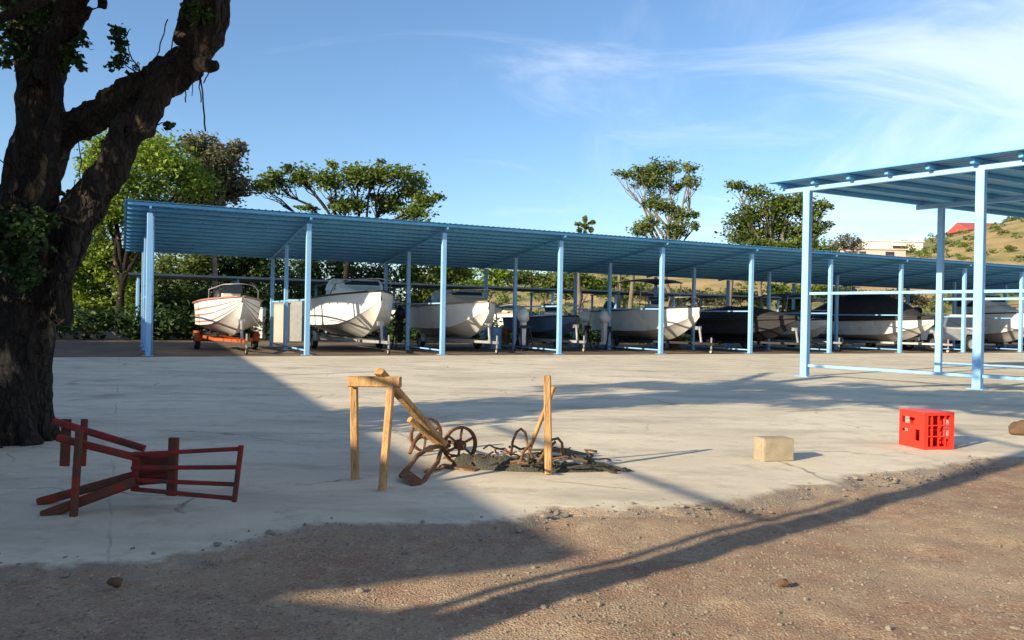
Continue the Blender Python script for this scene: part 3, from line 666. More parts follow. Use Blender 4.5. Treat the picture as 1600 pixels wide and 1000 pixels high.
# ------------------------------------------------------------------ boats and trailers
def hull_pts(L, Bm, D, st=22):
    rows_ = []
    for k in range(st+1):
        s = k/st; x = -L/2+L*s
        f = max(0, (s-.42)/.58); b = Bm/2*(1-.999*f**2.3)*(.93+.07*min(1, s/.3)); b = max(b, .012)
        kz = D*.80*max(0, (s-.62)/.38)**2.1; sh = D*(1+.16*s*s); ch = kz+(sh-kz)*(.32-.06*(1-f)); cw = b*(.88-.18*f)
        row = [(0, kz), (cw*.5, kz+(ch-kz)*.52), (cw, ch), (cw+.02+(b-cw)*.35, ch+.02), (b*.96+.0*f, kz+(sh-kz)*.66), (b, sh-.05), (b+.025, sh-.045), (b+.025, sh)]
        rows_.append((x, row))
    return rows_
def make_boat(L, Bm, D, hull='white', trim='white', inner='cream', keel=.50, label='', style='open', cab=1.0, cover=None, shade_trim=None, group='boats stored beneath the long roof'):
    root = empty('motor_boat', (0, 0, 0), label, 'boat', group); rows_ = hull_pts(L, Bm, D); m_ = MB()
    npt = 8; vs = []; n = len(rows_)
    for x, row in rows_:
        vs += [(x, y, z+keel) for y, z in row]+[(x, -y, z+keel) for y, z in row]
    fs = []
    for i in range(n-1):
        for q in range(npt-1):
            a = i*16+q; fs.append((a, a+16, a+17, a+1)); a += 8; fs.append((a, a+1, a+17, a+16))
    fs.append(tuple(range(0, 8))+tuple(range(15, 7, -1)))
    m_.add(vs, fs); h = m_.build('hull', hull, root, True); es = h.modifiers.new('edges', 'EDGE_SPLIT'); es.split_angle = R(28)
    # deck forward, side decks, cockpit
    m_ = MB(); vs = []; fs = []; i0 = int(n*.55)
    for i in range(i0, n):
        x, row = rows_[i]; b, z = row[-1]; t = (i-i0)/(n-1-i0)
        vs += [(x, b*u, z+keel+.13*(1-u*u)*(1-t)+.0) for u in (-1, -.6, -.2, .2, .6, 1)]
    for i in range(n-1-i0):
        for q in range(5): a = i*6+q; fs.append((a, a+6, a+7, a+1))
    m_.add(vs, fs)
    vs = []
    for i in range(0, i0+1):
        x, row = rows_[i]; b, z = row[-1]; vs += [(x, b, z+keel), (x, b-.2, z+keel+.02), (x, b-.22, z+keel-.45), (x, 0, z+keel-.5), (x, -b+.22, z+keel-.45), (x, -b+.2, z+keel+.02), (x, -b, z+keel)]
    fs = [(i*7+q, i*7+q+1, (i+1)*7+q+1, (i+1)*7+q) for i in range(i0) for q in range(6)]
    m_.add(vs, fs); m_.build('deck', trim, root, True)
    m_ = MB(); x, row = rows_[0]; b, z = row[-1]; m_.box((-L/2+.04, 0, z+keel-.26), (.08, 2*b-.3, .5)); m_.build('transom', inner, root)
    for sg in (1, -1):
        m_ = MB(); m_.tube([(x, sg*(row[-1][0]+.012), row[-1][1]+keel-.02) for x, row in rows_], .032, 6); m_.build('rub_rail', 'tan' if trim == 'cream' else ('dark' if style != 'ridged' else 'shade_trim'), root, True)
    if shade_trim:  # reddish strips painted on the hull where its ridges would throw shade
        for (ta, tb) in shade_trim:
            for sg in (1, -1):
                vs = []
                for x, row in rows_:
                    (ya, za), (yb, zb) = row[3], row[5]
                    for t in (ta, tb):
                        vs.append((x+.006, sg*(ya+(yb-ya)*t+.006), za+(zb-za)*t+keel))
                m_ = MB(); m_.add(vs, [(2*i, 2*i+2, 2*i+3, 2*i+1) for i in range(n-1)]); o = m_.build('shade_trim', 'shade_trim', root)
    sh = D*1.04+keel
    if cover:
        m_ = MB(); vs = []; U = [-1, -.85, -.5, 0, .5, .85, 1]
        for i, (x, row) in enumerate(rows_):
            b, z = row[-1]; s = i/(n-1); hp = cover*(math.sin(math.pi*min(1, s*1.05+.08))**.6 if s < .92 else .25) if s < .95 else 0
            for u in U:
                q = (1-abs(u)**1.8); vs.append((x*1.005, u*(b+.045), z+keel+hp*q*(1+.12*noise.noise(Vector((x*1.4, u*2, 0))))-(.16 if abs(u) == 1 else 0)+.0))
        fs = [(i*7+q, (i+1)*7+q, (i+1)*7+q+1, i*7+q+1) for i in range(n-1) for q in range(6)]
        m_.add(vs, fs); o = m_.build('cover', 'black', root, True)
        s_ = o.modifiers.new('t', 'SOLIDIFY'); s_.thickness = .01; s_.offset = 1
    if style in ('ridged', 'open', 'canopy'):
        # console with raked screen and seats
        m_ = MB(); m_.box((.1, 0, sh-.12), (.55, .7, .75), taper=.8); m_.box((-.75, 0, sh-.3), (.45, .9, .45)); m_.build('console', trim, root)
        m_ = MB(); m_.box((.38, 0, sh+.40), (.03, .66, .34), Matrix.Rotation(R(-28), 3, 'Y')); m_.build('windscreen', 'glass', root)
        m_ = MB(); m_.tube([(L*.15, Bm*.40, sh+.05), (L*.15, Bm*.40, sh+.35), (L*.36, Bm*.24, sh+.50), (L*.46, 0, sh+.52), (L*.36, -Bm*.24, sh+.50), (L*.15, -Bm*.40, sh+.35), (L*.15, -Bm*.40, sh+.05)], .016, 6); m_.build('bow_rail', 'galv', root, True)
    if style == 'canopy':
        m_ = MB(); vs = []
        for x in (-1.3, -.6, .1, .8):
            for y, z in ((-1, 0), (-.6, .1), (0, .14), (.6, .1), (1, 0)): vs.append((x, y*Bm*.42, sh+1.25+z-.05*abs(x+.2)))
        m_.add(vs, [(i*5+q, (i+1)*5+q, (i+1)*5+q+1, i*5+q+1) for i in range(3) for q in range(4)]); o = m_.build('canopy', 'canvas', root, True)
        s_ = o.modifiers.new('t', 'SOLIDIFY'); s_.thickness = .03
        for sx in (-1.2, .7):
            for sy in (-1, 1):
                m_ = MB(); m_.tube([(sx*.8, sy*Bm*.40, sh), (sx, sy*Bm*.40, sh+1.2)], .02, 6); m_.build('canopy_pole', 'galv', root, True)
    if style == 'cabin':
        m_ = MB(); vs = []
        secs = [(-.9, .62, .05, 1.15), (-.2, .66, .0, 1.2), (.55, .62, 0, 1.12), (1.05, .52, 0, .62), (1.9, .30, 0, .22)]
        for x, hw, z0, z1 in secs:
            w_ = hw*Bm/2*1.15; z1 *= cab; vs += [(x, -w_, sh-.2), (x, -w_*.94, sh+z1*.7), (x, -w_*.82, sh+z1), (x, w_*.82, sh+z1), (x, w_*.94, sh+z1*.7), (x, w_, sh-.2)]
        fs = [(i*6+q, (i+1)*6+q, (i+1)*6+q+1, i*6+q+1) for i in range(4) for q in range(5)]+[(0, 1, 2, 3, 4, 5), (29, 28, 27, 26, 25, 24)]
        m_.add(vs, fs); m_.build('cabin', trim, root)
        for sg in (1, -1):
            m_ = MB(); w_ = .66*Bm/2*1.15
            m_.add([(-.75, sg*(w_*.97+.012), sh+.42*cab), (.5, sg*(w_*.95+.012), sh+.40*cab), (.5, sg*(w_*.90+.012), sh+.76*cab), (-.75, sg*(w_*.91+.012), sh+.79*cab)], [(0, 1, 2, 3)]); o = m_.build('window', 'glass', root)
            s_ = o.modifiers.new('t', 'SOLIDIFY'); s_.thickness = .02
        m_ = MB(); m_.box((.84, 0, sh+.86*cab), (.03, Bm*.5, .46*cab), Matrix.Rotation(R(-45), 3, 'Y')); m_.build('windscreen', 'glass', root)
        m_ = MB(); m_.tube([(L*.08, Bm*.42, sh+.05), (L*.15, Bm*.40, sh+.40), (L*.36, Bm*.24, sh+.55), (L*.47, 0, sh+.57), (L*.36, -Bm*.24, sh+.55), (L*.15, -Bm*.40, sh+.40), (L*.08, -Bm*.42, sh+.05)], .018, 6); m_.build('bow_rail', 'galv', root, True)
    # outboard engine
    m_ = MB(); m_.box((-L/2-.18, 0, keel+D*.55), (.14, .16, 1.0)); m_.box((-L/2-.30, 0, keel+.02), (.42, .03, .12)); m_.tube([(-L/2-.16, 0, keel-.02), (-L/2-.42, 0, keel-.02)], [.05, .03], 8)
    ob = m_.build('outboard', 'dark', root)
    m_ = MB(); m_.rock((-L/2-.28, 0, keel+D+.22), .30, (1.15, .72, .95), 2, 3); m_.build('cowling', 'dark' if hull != 'navy' else 'white', ob, True)
    return root
def wheel(parent, c, axis, r=.29, wd=.18):
    m_ = MB(); ax = Vector(axis).normalized(); prof = [(-.5, .62), (-.5, .9), (-.32, 1), (.32, 1), (.5, .9), (.5, .62)]
    u = ax.orthogonal().normalized(); v = ax.cross(u); c = Vector(c); vs = []; seg = 22
    for k in range(seg):
        a = 2*math.pi*k/seg; d = u*math.cos(a)+v*math.sin(a); vs += [c+ax*(p*wd)+d*(q*r) for p, q in prof]
    m_.add(vs, [(k*6+q, ((k+1) % seg)*6+q, ((k+1) % seg)*6+q+1, k*6+q+1) for k in range(seg) for q in range(5)])
    w_ = m_.build('wheel', 'rubber', parent, True)
    m_ = MB(); vs = []
    for k in range(seg):
        a = 2*math.pi*k/seg; d = u*math.cos(a)+v*math.sin(a); vs += [c+ax*(wd*.42)+d*r*.63, c+ax*(wd*.25)+d*r*.45, c-ax*(wd*.25)+d*r*.45, c-ax*(wd*.42)+d*r*.63]
    fs = [(k*4+q, ((k+1) % seg)*4+q, ((k+1) % seg)*4+q+1, k*4+q+1) for k in range(seg) for q in range(3)]+[tuple(k*4+1 for k in range(seg)), tuple(k*4+2 for k in range(seg-1, -1, -1))]
    m_.add(vs, fs); m_.build('rim', 'rim', w_); return w_
def make_trailer(L, Bm, m, label):
    root = empty('boat_trailer', (0, 0, 0), label, 'trailer', 'trailers beneath the stored boats')
    m_ = MB()
    for sg in (1, -1):
        m_.bar((-L*.45, sg*Bm*.30, .40), (L*.18, sg*Bm*.30, .40), .07, .10); m_.bar((L*.18, sg*Bm*.30, .40), (L*.52, 0, .40), .07, .10)
    for x in (-L*.44, -L*.2, L*.05): m_.bar((x, -Bm*.30, .40), (x, Bm*.30, .40), .06, .08)
    m_.bar((L*.50, 0, .40), (L*.64, 0, .40), .08, .10); m_.build('frame', m, root)
    m_ = MB(); m_.bar((-L*.16, -Bm*.46, .30), (-L*.16, Bm*.46, .30), .07); m_.build('axle', m, root)
    for sg in (1, -1):
        wheel(root, (-L*.16, sg*Bm*.49, .29), (0, 1, 0))
        m_ = MB(); pts = [(-L*.16+.38*math.cos(a), sg*Bm*.49, .29+.36*math.sin(a)) for a in [math.pi*k/8 for k in range(9)]]
        vs = [(x, y+d, z) for x, y, z in pts for d in (-.12, .12)]; m_.add(vs, [(2*i, 2*i+1, 2*i+3, 2*i+2) for i in range(8)]); o = m_.build('mudguard', m, root, True)
        s_ = o.modifiers.new('t', 'SOLIDIFY'); s_.thickness = .012
        m_ = MB(); m_.bar((-L*.42, sg*Bm*.24, .53), (L*.12, sg*Bm*.24, .53), .09, .07); m_.build('bunk', 'dark', root)
    m_ = MB(); m_.bar((L*.52, 0, .45), (L*.50, 0, 1.05), .07); m_.box((L*.49, 0, 1.02), (.16, .2, .14)); m_.build('winch_post', 'galv', root)
    m_ = MB(); m_.bar((L*.60, .08, .1), (L*.60, .08, .65), .05); jk = m_.build('jockey_stand', 'galv', root)
    wheel(jk, (L*.60, .08, .10), (0, 1, 0), .10, .06)
    return root
RZ = math.atan2(-PE.y, -PE.x)
def put(o, i, wd, along=.5, z=0, dr=0, k=1): o.location = S(i+along, wd, z); o.rotation_euler.z = RZ+dr; o.scale = (k, k, k); return o
specs = [
 (0, 3.6, .585, dict(L=5.2, Bm=1.98, D=1.12, hull='white', style='ridged', shade_trim=[(.10, .18), (.40, .47), (.66, .73)], label='white speedboat with painted reddish ridge shadows on the orange trailer under the roof end'), 'orange', 'bright orange boat trailer beneath the striped speedboat', .62),
 (1, 4.0, .57, dict(L=6.5, Bm=2.6, D=1.42, hull='white', style='cabin', cab=.55, label='bright white sunlit cabin boat in the second bay, bow to the right'), 'galv', 'trailer with a red winch end beneath the sunlit white cabin boat', .58),
 (2, 3.9, .48, dict(L=6.0, Bm=2.5, D=1.22, hull='white', trim='cream', style='cabin', cab=.5, label='shaded white low cabin boat with tan rubbing strake in the third bay'), 'galv', 'grey trailer beneath the shaded boat with the tan strake', .56),
 (3, 4.3, .40, dict(L=5.0, Bm=2.0, D=.85, hull='navy', style='open', label='small dark blue open boat in the middle bay'), 'galv', 'grey trailer beneath the small dark blue boat', .54),
 (4, 3.5, .46, dict(L=6.8, Bm=2.55, D=1.25, hull='palehull', trim='palehull', style='canopy', label='long pale grey boat with dark canopy in the fifth bay'), 'dark', 'black trailer beneath the long grey canopy boat', .54),
 (5, 3.2, .56, dict(L=6.2, Bm=2.35, D=1.0, hull='black', trim='black', style='none', cover=.55, label='black boat wrapped in a black tarpaulin beside the grey canopy boat'), 'dark', 'dark trailer beneath the boat wrapped in a black tarpaulin', .54),
 (6, 4.4, .45, dict(L=5.2, Bm=2.0, D=.95, hull='palehull', trim='white', style='canopy', label='small light grey boat behind the near shed corner post'), 'galv', 'grey trailer beneath the small light grey boat', .5),
 (7, 3.4, .50, dict(L=6.8, Bm=2.6, D=1.15, hull='palehull', trim='palehull', style='none', cover=1.35, label='big pale hulled boat with a tall black cover seen through the near shed'), 'galv', 'grey trailer beneath the big boat with a tall black cover', .5),
 (9, 3.6, .48, dict(L=7.4, Bm=2.7, D=1.5, hull='palehull', trim='palehull', style='cabin', label='large grey cabin cruiser behind the thick blue post at the right'), 'dark', 'dark trailer beneath the large grey cabin cruiser', .5),
 (10, 3.6, .5, dict(L=6.2, Bm=2.4, D=1.2, hull='white', style='open', label='white open boat in the last bay at the right edge'), 'galv', 'grey trailer beneath the last white boat at the right edge', .5),
]
boats = []
for i, wd, al, kw, tm, tl, kz in specs:
    bt_ = put(make_boat(keel=kz-.08, **kw), i, wd, al, dr=rnd.uniform(-.04, .04)); boats.append(bt_)
    tr = put(make_trailer(kw['L'], kw['Bm'], tm, tl), i, wd, al); tr.rotation_euler.z = bt_.rotation_euler.z
far_labels = ['small white boat beneath the far shed at its left end', 'dark canopy boat beneath the far shed behind the white cabin boat', 'pale boat beneath the far shed behind the blue boat',
              'covered black boat beneath the far shed behind the canopy boat', 'white boat beneath the far shed right of the covered black one']
for k, (srcb, i) in enumerate(((0, .6), (4, 2.2), (2, 3.9), (5, 5.4), (1, 7.0))):
    c = copy_tree(boats[srcb]); c['label'] = far_labels[k]; c['group'] = 'boats beneath the far shed'; put(c, i, 18.6, .5, -.25, .05)

def motor_stand(i, wd, m, label, rz):
    o = empty('outboard_motor', S(i, wd), label, 'motor', 'outboard motors on stands between the boats', rz)
    for sx in (-1, 1):
        m_ = MB(); m_.bar((sx*.28, -.3, 0), (sx*.2, 0, .95), .05); m_.bar((sx*.28, .3, 0), (sx*.2, 0, .95), .05); m_.build('stand_leg', 'dark', o)
    m_ = MB(); m_.bar((-.3, 0, .95), (.3, 0, .95), .06, .12); m_.build('crossbar', 'dark', o)
    m_ = MB(); m_.box((0, .14, .72), (.16, .18, .95), taper=1.2); m_.box((0, .2, .28), (.05, .34, .1)); m_.build('shaft', m, o)
    m_ = MB(); m_.rock((0, .16, 1.38), .30, (.72, 1.0, .95), 2, 5); m_.build('cowling', m, o, True)
motor_stand(2.98, 2.6, 'white', 'white outboard motor on a stand left of the small dark blue boat', .5)
motor_stand(3.93, 3.4, 'palehull', 'grey outboard motor on a stand between the dark blue boat and the canopy boat', 2.2)
motor_stand(4.02, 5.6, 'white', 'white outboard motor on a stand behind the grey one', 1.1)
motor_stand(2.05, 5.2, 'dark', 'black outboard motor on a stand left of the boat with the tan strake', 3.0)
def drum(i, wd, m, label):
    o = empty('fuel_drum', S(i, wd), label, 'drum', 'drums standing under the long roof')
    m_ = MB(); pr = [(.285, 0), (.285, .28), (.297, .30), (.285, .32), (.285, .58), (.297, .60), (.285, .62), (.285, .88)]; vs = []
    for k in range(20):
        a = k*math.pi/10; vs += [(q*math.cos(a), q*math.sin(a), z) for q, z in pr]
    m_.add(vs, [(k*8+q, ((k+1) % 20)*8+q, ((k+1) % 20)*8+q+1, k*8+q+1) for k in range(20) for q in range(7)]); m_.build('body', m, o, True)
    m_ = MB(); m_.tube([(0, 0, .86), (0, 0, .875)], .283, 20); m_.build('lid', m, o)
drum(2.9, 4.6, 'paint', 'blue steel drum behind the white motor stand'); drum(3.05, 5.3, 'rust', 'rusty steel drum beside the blue one')
drum(5.0, 5.0, 'rust', 'rusty drum between the canopy boat and the black covered boat'); drum(6.9, 5.6, 'whitewall', 'white drum left of the boat with the tall black cover')
# open-topped four-wheel drive in the ninth bay
jp = empty('off_road_car', S(8.16, 1.9), 'boxy pale grey off-road car with a round wheel showing, parked among the boats', 'car', rz=R(197))
m_ = MB(); prof = [(-1.75, .55), (-1.75, 1.02), (.35, 1.05), (.45, 1.12), (1.55, 1.02), (1.68, .92), (1.68, .5), (1.38, .5), (1.28, .78), (.82, .78), (.72, .5), (-.8, .5), (-.9, .78), (-1.36, .78), (-1.46, .55)]
vs = [(x, y, z) for y in (-.76, .76) for x, z in prof]; n = len(prof)
m_.add(vs, [(k, (k+1) % n, (k+1) % n+n, k+n) for k in range(n)]+[tuple(range(n-1, -1, -1)), tuple(range(n, 2*n))]); m_.build('body', 'greyhull', jp)
m_ = MB(); vs = []
for x0, x1, z, hw in ((-1.7, .5, 1.0, .72), (-1.62, .15, 1.68, .62)): vs += [(x0, -hw, z), (x1, -hw, z), (x1, hw, z), (x0, hw, z)]
m_.add(vs, [(4, 5, 6, 7), (0, 1, 5, 4), (1, 2, 6, 5), (2, 3, 7, 6), (3, 0, 4, 7)]); m_.build('roof', 'white', jp)
m_ = MB(); m_.add([(.475, -.62, 1.08), (.475, .62, 1.08), (.20, .56, 1.60), (.20, -.56, 1.60)], [(0, 1, 2, 3)]); m_.build('windscreen', 'glass', jp)
for sg in (1, -1):
    m_ = MB(); y = sg*.735
    m_.add([(-1.45, y, 1.12), (.25, y, 1.12), (.05, sg*.66, 1.56), (-1.45, sg*.66, 1.56)], [(0, 1, 2, 3)]); o = m_.build('side_window', 'glass', jp); s_ = o.modifiers.new('t', 'SOLIDIFY'); s_.thickness = .03
    for x in (-1.13, 1.05): wheel(jp, (x, sg*.70, .36), (0, 1, 0), .36, .22)
    m_ = MB(); m_.tube([(1.66, sg*.5, .82), (1.72, sg*.5, .82)], .10, 14); m_.build('headlight', 'white', jp, True)
m_ = MB(); m_.bar((1.76, -.72, .55), (1.76, .72, .55), .1, .14); m_.build('bumper', 'white', jp)

jp.scale = (1.12, 1.12, 1.12)
# ------------------------------------------------------------------ houses on the hill
def house(px, y_base, wpx, hpx, Y, wallm, label, roof='flat', depth=9, wins=(), rz=0):
    k = Y/F; c = V(px, y_base, Y); o = empty('hill_house', c, label, 'house', 'houses on the hillside', rz)
    W_, H_ = wpx*k, hpx*k; m1 = MB(); m1.box((0, depth/2, H_/2-2), (W_, depth, H_+4)); m1.build('wall', wallm, o)
    m1 = MB()
    if roof == 'flat': m1.box((0, depth/2, H_+.12), (W_+.5, depth+.5, .22)); m1.build('roof', wallm, o)
    else:
        e = .7; z = H_+.02; m1.add([(-W_/2-e, -e, z), (W_/2+e, -e, z), (W_/2+e, depth+e, z), (-W_/2-e, depth+e, z), (-W_/2-e, depth/2, z+roof), (W_/2+e, depth/2, z+roof)],
               [(0, 1, 5, 4), (2, 3, 4, 5), (0, 4, 3), (1, 2, 5), (0, 3, 2, 1)]); m1.build('roof', 'redroof', o)
    for (u, v, ww, wh, mm) in wins:
        m1 = MB(); m1.box((u*W_/2, -.02, v*H_), (ww, .16, wh)); m1.build('window', mm, o)
    return o
house(1365, 404, 100, 14, 150, 'pinkwall', 'long low pink house with pale trim in front of the ridge', 'flat', 8, [(-.75, .45, 2.2, 1.1, 'window'), (-.35, .45, 1.2, 1.1, 'window'), (.5, .5, 1.6, 1.0, 'window')])
house(1400, 396, 84, 18, 165, 'whitewall', 'cream upper house with a dark window behind the pink house', 'flat', 8, [(.15, .42, 3.0, 1.2, 'window')])
house(1548, 372, 62, 12, 180, 'stonewall', 'grey house with long red roof on the ridge', 2.2, 9, [(-.4, .5, 2, 1.2, 'window')])
house(1592, 386, 46, 30, 172, 'stonewall', 'taller unpainted grey house right of the red roofed one', 'flat', 9, [(-.3, .6, 1.4, 1.3, 'window'), (.4, .6, 1.4, 1.3, 'window')])

# ------------------------------------------------------------------ big tree at the left
TY = 7.8
def T(px, py, d=0): return V(px, py, TY+d)
tb = G(15, 695)
big = empty('big_tree', (0, 0, 0), 'huge dark gnarled tree with leaning limbs at the left edge of the yard', 'tree')
k1 = TY/F
def limb(mb, pts, seg=14):
    P = [T(x, y, d) for x, y, r, d in pts]; Rr = [r*k1*.86 for x, y, r, d in pts]; out = []; ro = []
    n = len(P)
    for i in range(n-1):
        a = P[max(i-1, 0)]; b = P[i]; c = P[i+1]; d = P[min(i+2, n-1)]
        for s in range(6):
            t = s/6; out.append(.5*((2*b)+(c-a)*t+(2*a-5*b+4*c-d)*t*t+(-a+3*b-3*c+d)*t**3)); ro.append(Rr[i]+(Rr[i+1]-Rr[i])*t)
    out.append(P[-1]); ro.append(Rr[-1]); mb.tube(out, ro, seg, .25); return mb
mb = MB()
limb(mb, [(-10, 740, 85, 0), (0, 690, 72, 0), (10, 600, 66, 0), (25, 500, 62, 0), (45, 420, 58, 0), (42, 340, 48, 0), (46, 270, 42, 0), (60, 200, 34, 0), (60, 120, 32, 0), (48, 40, 30, .1), (35, -60, 28, .3), (20, -260, 22, .6)])
limb(mb, [(60, 460, 40, -.1), (105, 370, 34, -.25), (140, 310, 27, -.3), (178, 262, 19, -.3), (210, 215, 16, -.25), (240, 160, 20, -.1), (262, 120, 24, 0)])
limb(mb, [(60, 290, 34, .1), (95, 215, 25, .05), (150, 180, 24, 0), (205, 145, 27, 0), (258, 122, 31, 0), (300, 92, 30, 0), (322, 50, 28, -.05), (330, 5, 29, -.1), (326, -70, 27, -.2), (360, -200, 20, -.4), (420, -380, 12, -.8)])
limb(mb, [(285, 70, 12, -.1), (296, 30, 15, -.1), (305, -10, 15, -.1), (290, -120, 10, -.3)])
limb(mb, [(300, 100, 14, -.1), (322, 102, 9, -.15), (337, 101, 7, -.2)])
limb(mb, [(72, 130, 22, -.1), (95, 60, 20, -.2), (112, 10, 20, -.3), (130, -60, 16, -.5), (190, -220, 10, -.8)])
limb(mb, [(110, 40, 8, -.3), (135, 22, 6, -.35), (160, 5, 5, -.4), (180, -30, 4, -.5)])
limb(mb, [(158, 285, 13, -.35), (176, 235, 10, -.4), (182, 205, 7, -.4), (200, 183, 6, -.3)])
limb(mb, [(-60, 420, 26, .2), (5, 320, 26, .1), (50, 245, 24, 0)])
limb(mb, [(70, 330, 7, -.4), (85, 290, 8, -.4), (80, 230, 7, -.35), (88, 150, 8, -.25), (92, 90, 8, -.2)])
limb(mb, [(96, 500, 16, -.4), (100, 420, 12, -.45), (120, 360, 12, -.4)])
limb(mb, [(48, 60, 22, .2), (10, -20, 20, .4), (-60, -120, 16, .8), (-160, -240, 10, 1.2)])
for q in range(9):   # root flare and fluting
    a = q*.8+.3; c = T(0, 690); limb_pts = [c+Vector((math.cos(a)*.49, math.sin(a)*.49, -.15)), c+Vector((math.cos(a)*.38, math.sin(a)*.38, .1)), c+Vector((math.cos(a)*.31, math.sin(a)*.31, .7)), T(18, 520)+Vector((math.cos(a)*.26, math.sin(a)*.26, 0))]
    mb.tube(limb_pts, [.10, .10, .09, .07], 8)
tmp = mb.build('tmp_trunk', None); rm = tmp.modifiers.new('r', 'REMESH'); rm.mode = 'VOXEL'; rm.voxel_size = .021
dg = bpy.context.evaluated_depsgraph_get(); dg.update(); me = bpy.data.meshes.new_from_object(tmp.evaluated_get(dg)); bpy.data.objects.remove(tmp)
nv = len(me.vertices); cov = np.empty(nv*3); me.vertices.foreach_get('co', cov); cov = cov.reshape(-1, 3); nrm = np.empty(nv*3); me.vertices.foreach_get('normal', nrm); nrm = nrm.reshape(-1, 3)
dsp = np.empty(nv)
for i in range(nv):
    x, y, z = cov[i]; a = noise.noise(Vector((x*7, y*7, z*2.2))); b_ = noise.noise(Vector((x*17, y*17, z*5)))
    dsp[i] = .05*(1-2.6*abs(a))-.01+.03*(.4-abs(b_))+.03*noise.noise(Vector((x*2.5, y*2.5, z*2.5)))
me.vertices.foreach_set('co', (cov+nrm*dsp[:, None]*.8).ravel()); me.name = 'trunk'
link('trunk', me, 'bark', big, True)
# aerial roots and hanging twigs
for (x0, y0, x1, y1, r) in [(313, 118, 321, 205, .008), (311, 118, 314, 160, .006), (289, 135, 290, 160, .006), (302, 125, 300, 150, .004), (123, 215, 128, 285, .005), (118, 280, 112, 320, .004),
                            (240, 110, 262, 30, .006), (296, 62, 285, 48, .005), (262, 90, 298, 25, .006), (20, 270, -10, 240, .006), (330, 103, 318, 130, .006)]:
    m_ = MB(); m_.tube(bend(T(x0, y0, -.1), T(x1, y1, -.1), .12, 7, x0), r, 5); m_.build('aerial_root', 'bark', big, True)
def tcl(px, py, r, d=0, ry=None): return (tuple(T(px, py, d)), (r*k1, r*k1*1.1, (ry or r)*k1))
sprays = [tcl(22, 50, 46, -.1), tcl(75, 25, 32, -.2), tcl(5, 95, 14, 0), tcl(45, 20, 40, .3), tcl(105, 85, 20, -.2), tcl(125, 60, 16, -.2), tcl(125, 100, 11, -.2), tcl(100, 110, 10, -.2), tcl(190, 62, 17, -.2, 24),
          tcl(185, 95, 15, -.2, 12), tcl(212, 105, 5, -.1, 7), tcl(172, 105, 7, -.1), tcl(305, 20, 22, -.3), tcl(90, 2, 30, .2), tcl(20, 345, 32, -.7), tcl(55, 372, 30, -.75), tcl(15, 400, 34, -.7), tcl(72, 345, 16, -.7),
          tcl(40, 430, 26, -.75), tcl(262, 196, 10, .2, 7), tcl(108, 305, 14, .3, 8), tcl(-40, 40, 50, .2), tcl(-30, 350, 50, -.4), tcl(170, 235, 16, .1, 14), tcl(195, 205, 12, .1)]
leaf_obj('foliage', leaves(sprays, 7500, .065, seed=91, sub=12, jitter=.42, aspect=.6, droop=.3), 'leafdark', big)
m_ = MB()
for x0, y0, x1, y1 in [(220, 118, 192, 50), (220, 118, 180, 90), (208, 130, 212, 100), (95, 80, 125, 60), (95, 90, 122, 100), (95, 85, 105, 112), (235, 195, 268, 192), (98, 330, 110, 300), (192, 50, 182, 40), (192, 60, 205, 45)]:
    m_.tube(bend(T(x0, y0, -.15), T(x1, y1, -.2), .12, 5, y1), [.009, .008, .007, .005, .004, .003], 5)
m_.build('twig', 'bark', big, True)
# the crown overhead (above the picture) whose shade falls across the yard and the trunk
crown = []
for k in range(46):
    x = rnd.uniform(-9.5, -.6); y = rnd.uniform(3.6, 7.4); z = rnd.uniform(4.75, 5.7)
    if (z-1.3-.5)/y < .42 and abs(x/y) < .75: continue
    crown.append(((x, y, z), (.8, .62, .34)))
for k in range(34):  # extra clumps above the camera, added to dim skylight on the foreground
    crown.append(((rnd.uniform(-2.8, 1.6), rnd.uniform(-3.5, 1.2), rnd.uniform(4.4, 5.6)), (.85, .8, .35)))
for (dx_, dy_, z, r) in [(-2.2, -2.0, 3.6, .7), (-2.9, -2.4, 4.4, .8), (-1.9, -2.4, 4.1, .6), (-1.9, -1.6, 2.9, .65), (-2.5, -1.2, 2.5, .6), (-1.4, -2.2, 2.6, .6), (-2.2, -1.9, 2.1, .6), (-2.9, -2.6, 3.2, .7), (-3.3, -2.0, 3.6, .7), (-2.5, -1.5, 3.3, .6), ]:  # unseen clumps added up-sun of the trunk to keep it shaded
    crown.append(((tb.x+dx_, tb.y+dy_, z), (r, r, r*.9)))
leaf_obj('crown', leaves(crown, 34000, .15, seed=92, sub=16, jitter=.4, aspect=.6), 'leafdark', big)
m_ = MB()
for k in range(0, len(crown), 3):
    m_.tube(bend(T(40, -60, .2) if k % 2 else T(330, -60, -.2), crown[k][0], .15, 6, k), [.07, .06, .05, .04, .03, .02, .01], 6)
m_.build('branch', 'bark', big, True)
# pale stick leaning by the trunk
m_ = MB(); a = V(52, 478, 14.6); a.z = 0; m_.tube([(0, 0, 0), V(84, 478, 14)-a, V(104, 425, 14.2)-a, V(112, 395, 14.3)-a], [.07, .065, .055, .045], 8)
st_ = m_.build('slender_trunk', 'wood', None, True); st_.location = a; tag(st_, 'pale slanting stick standing behind the huge dark tree', 'stick')

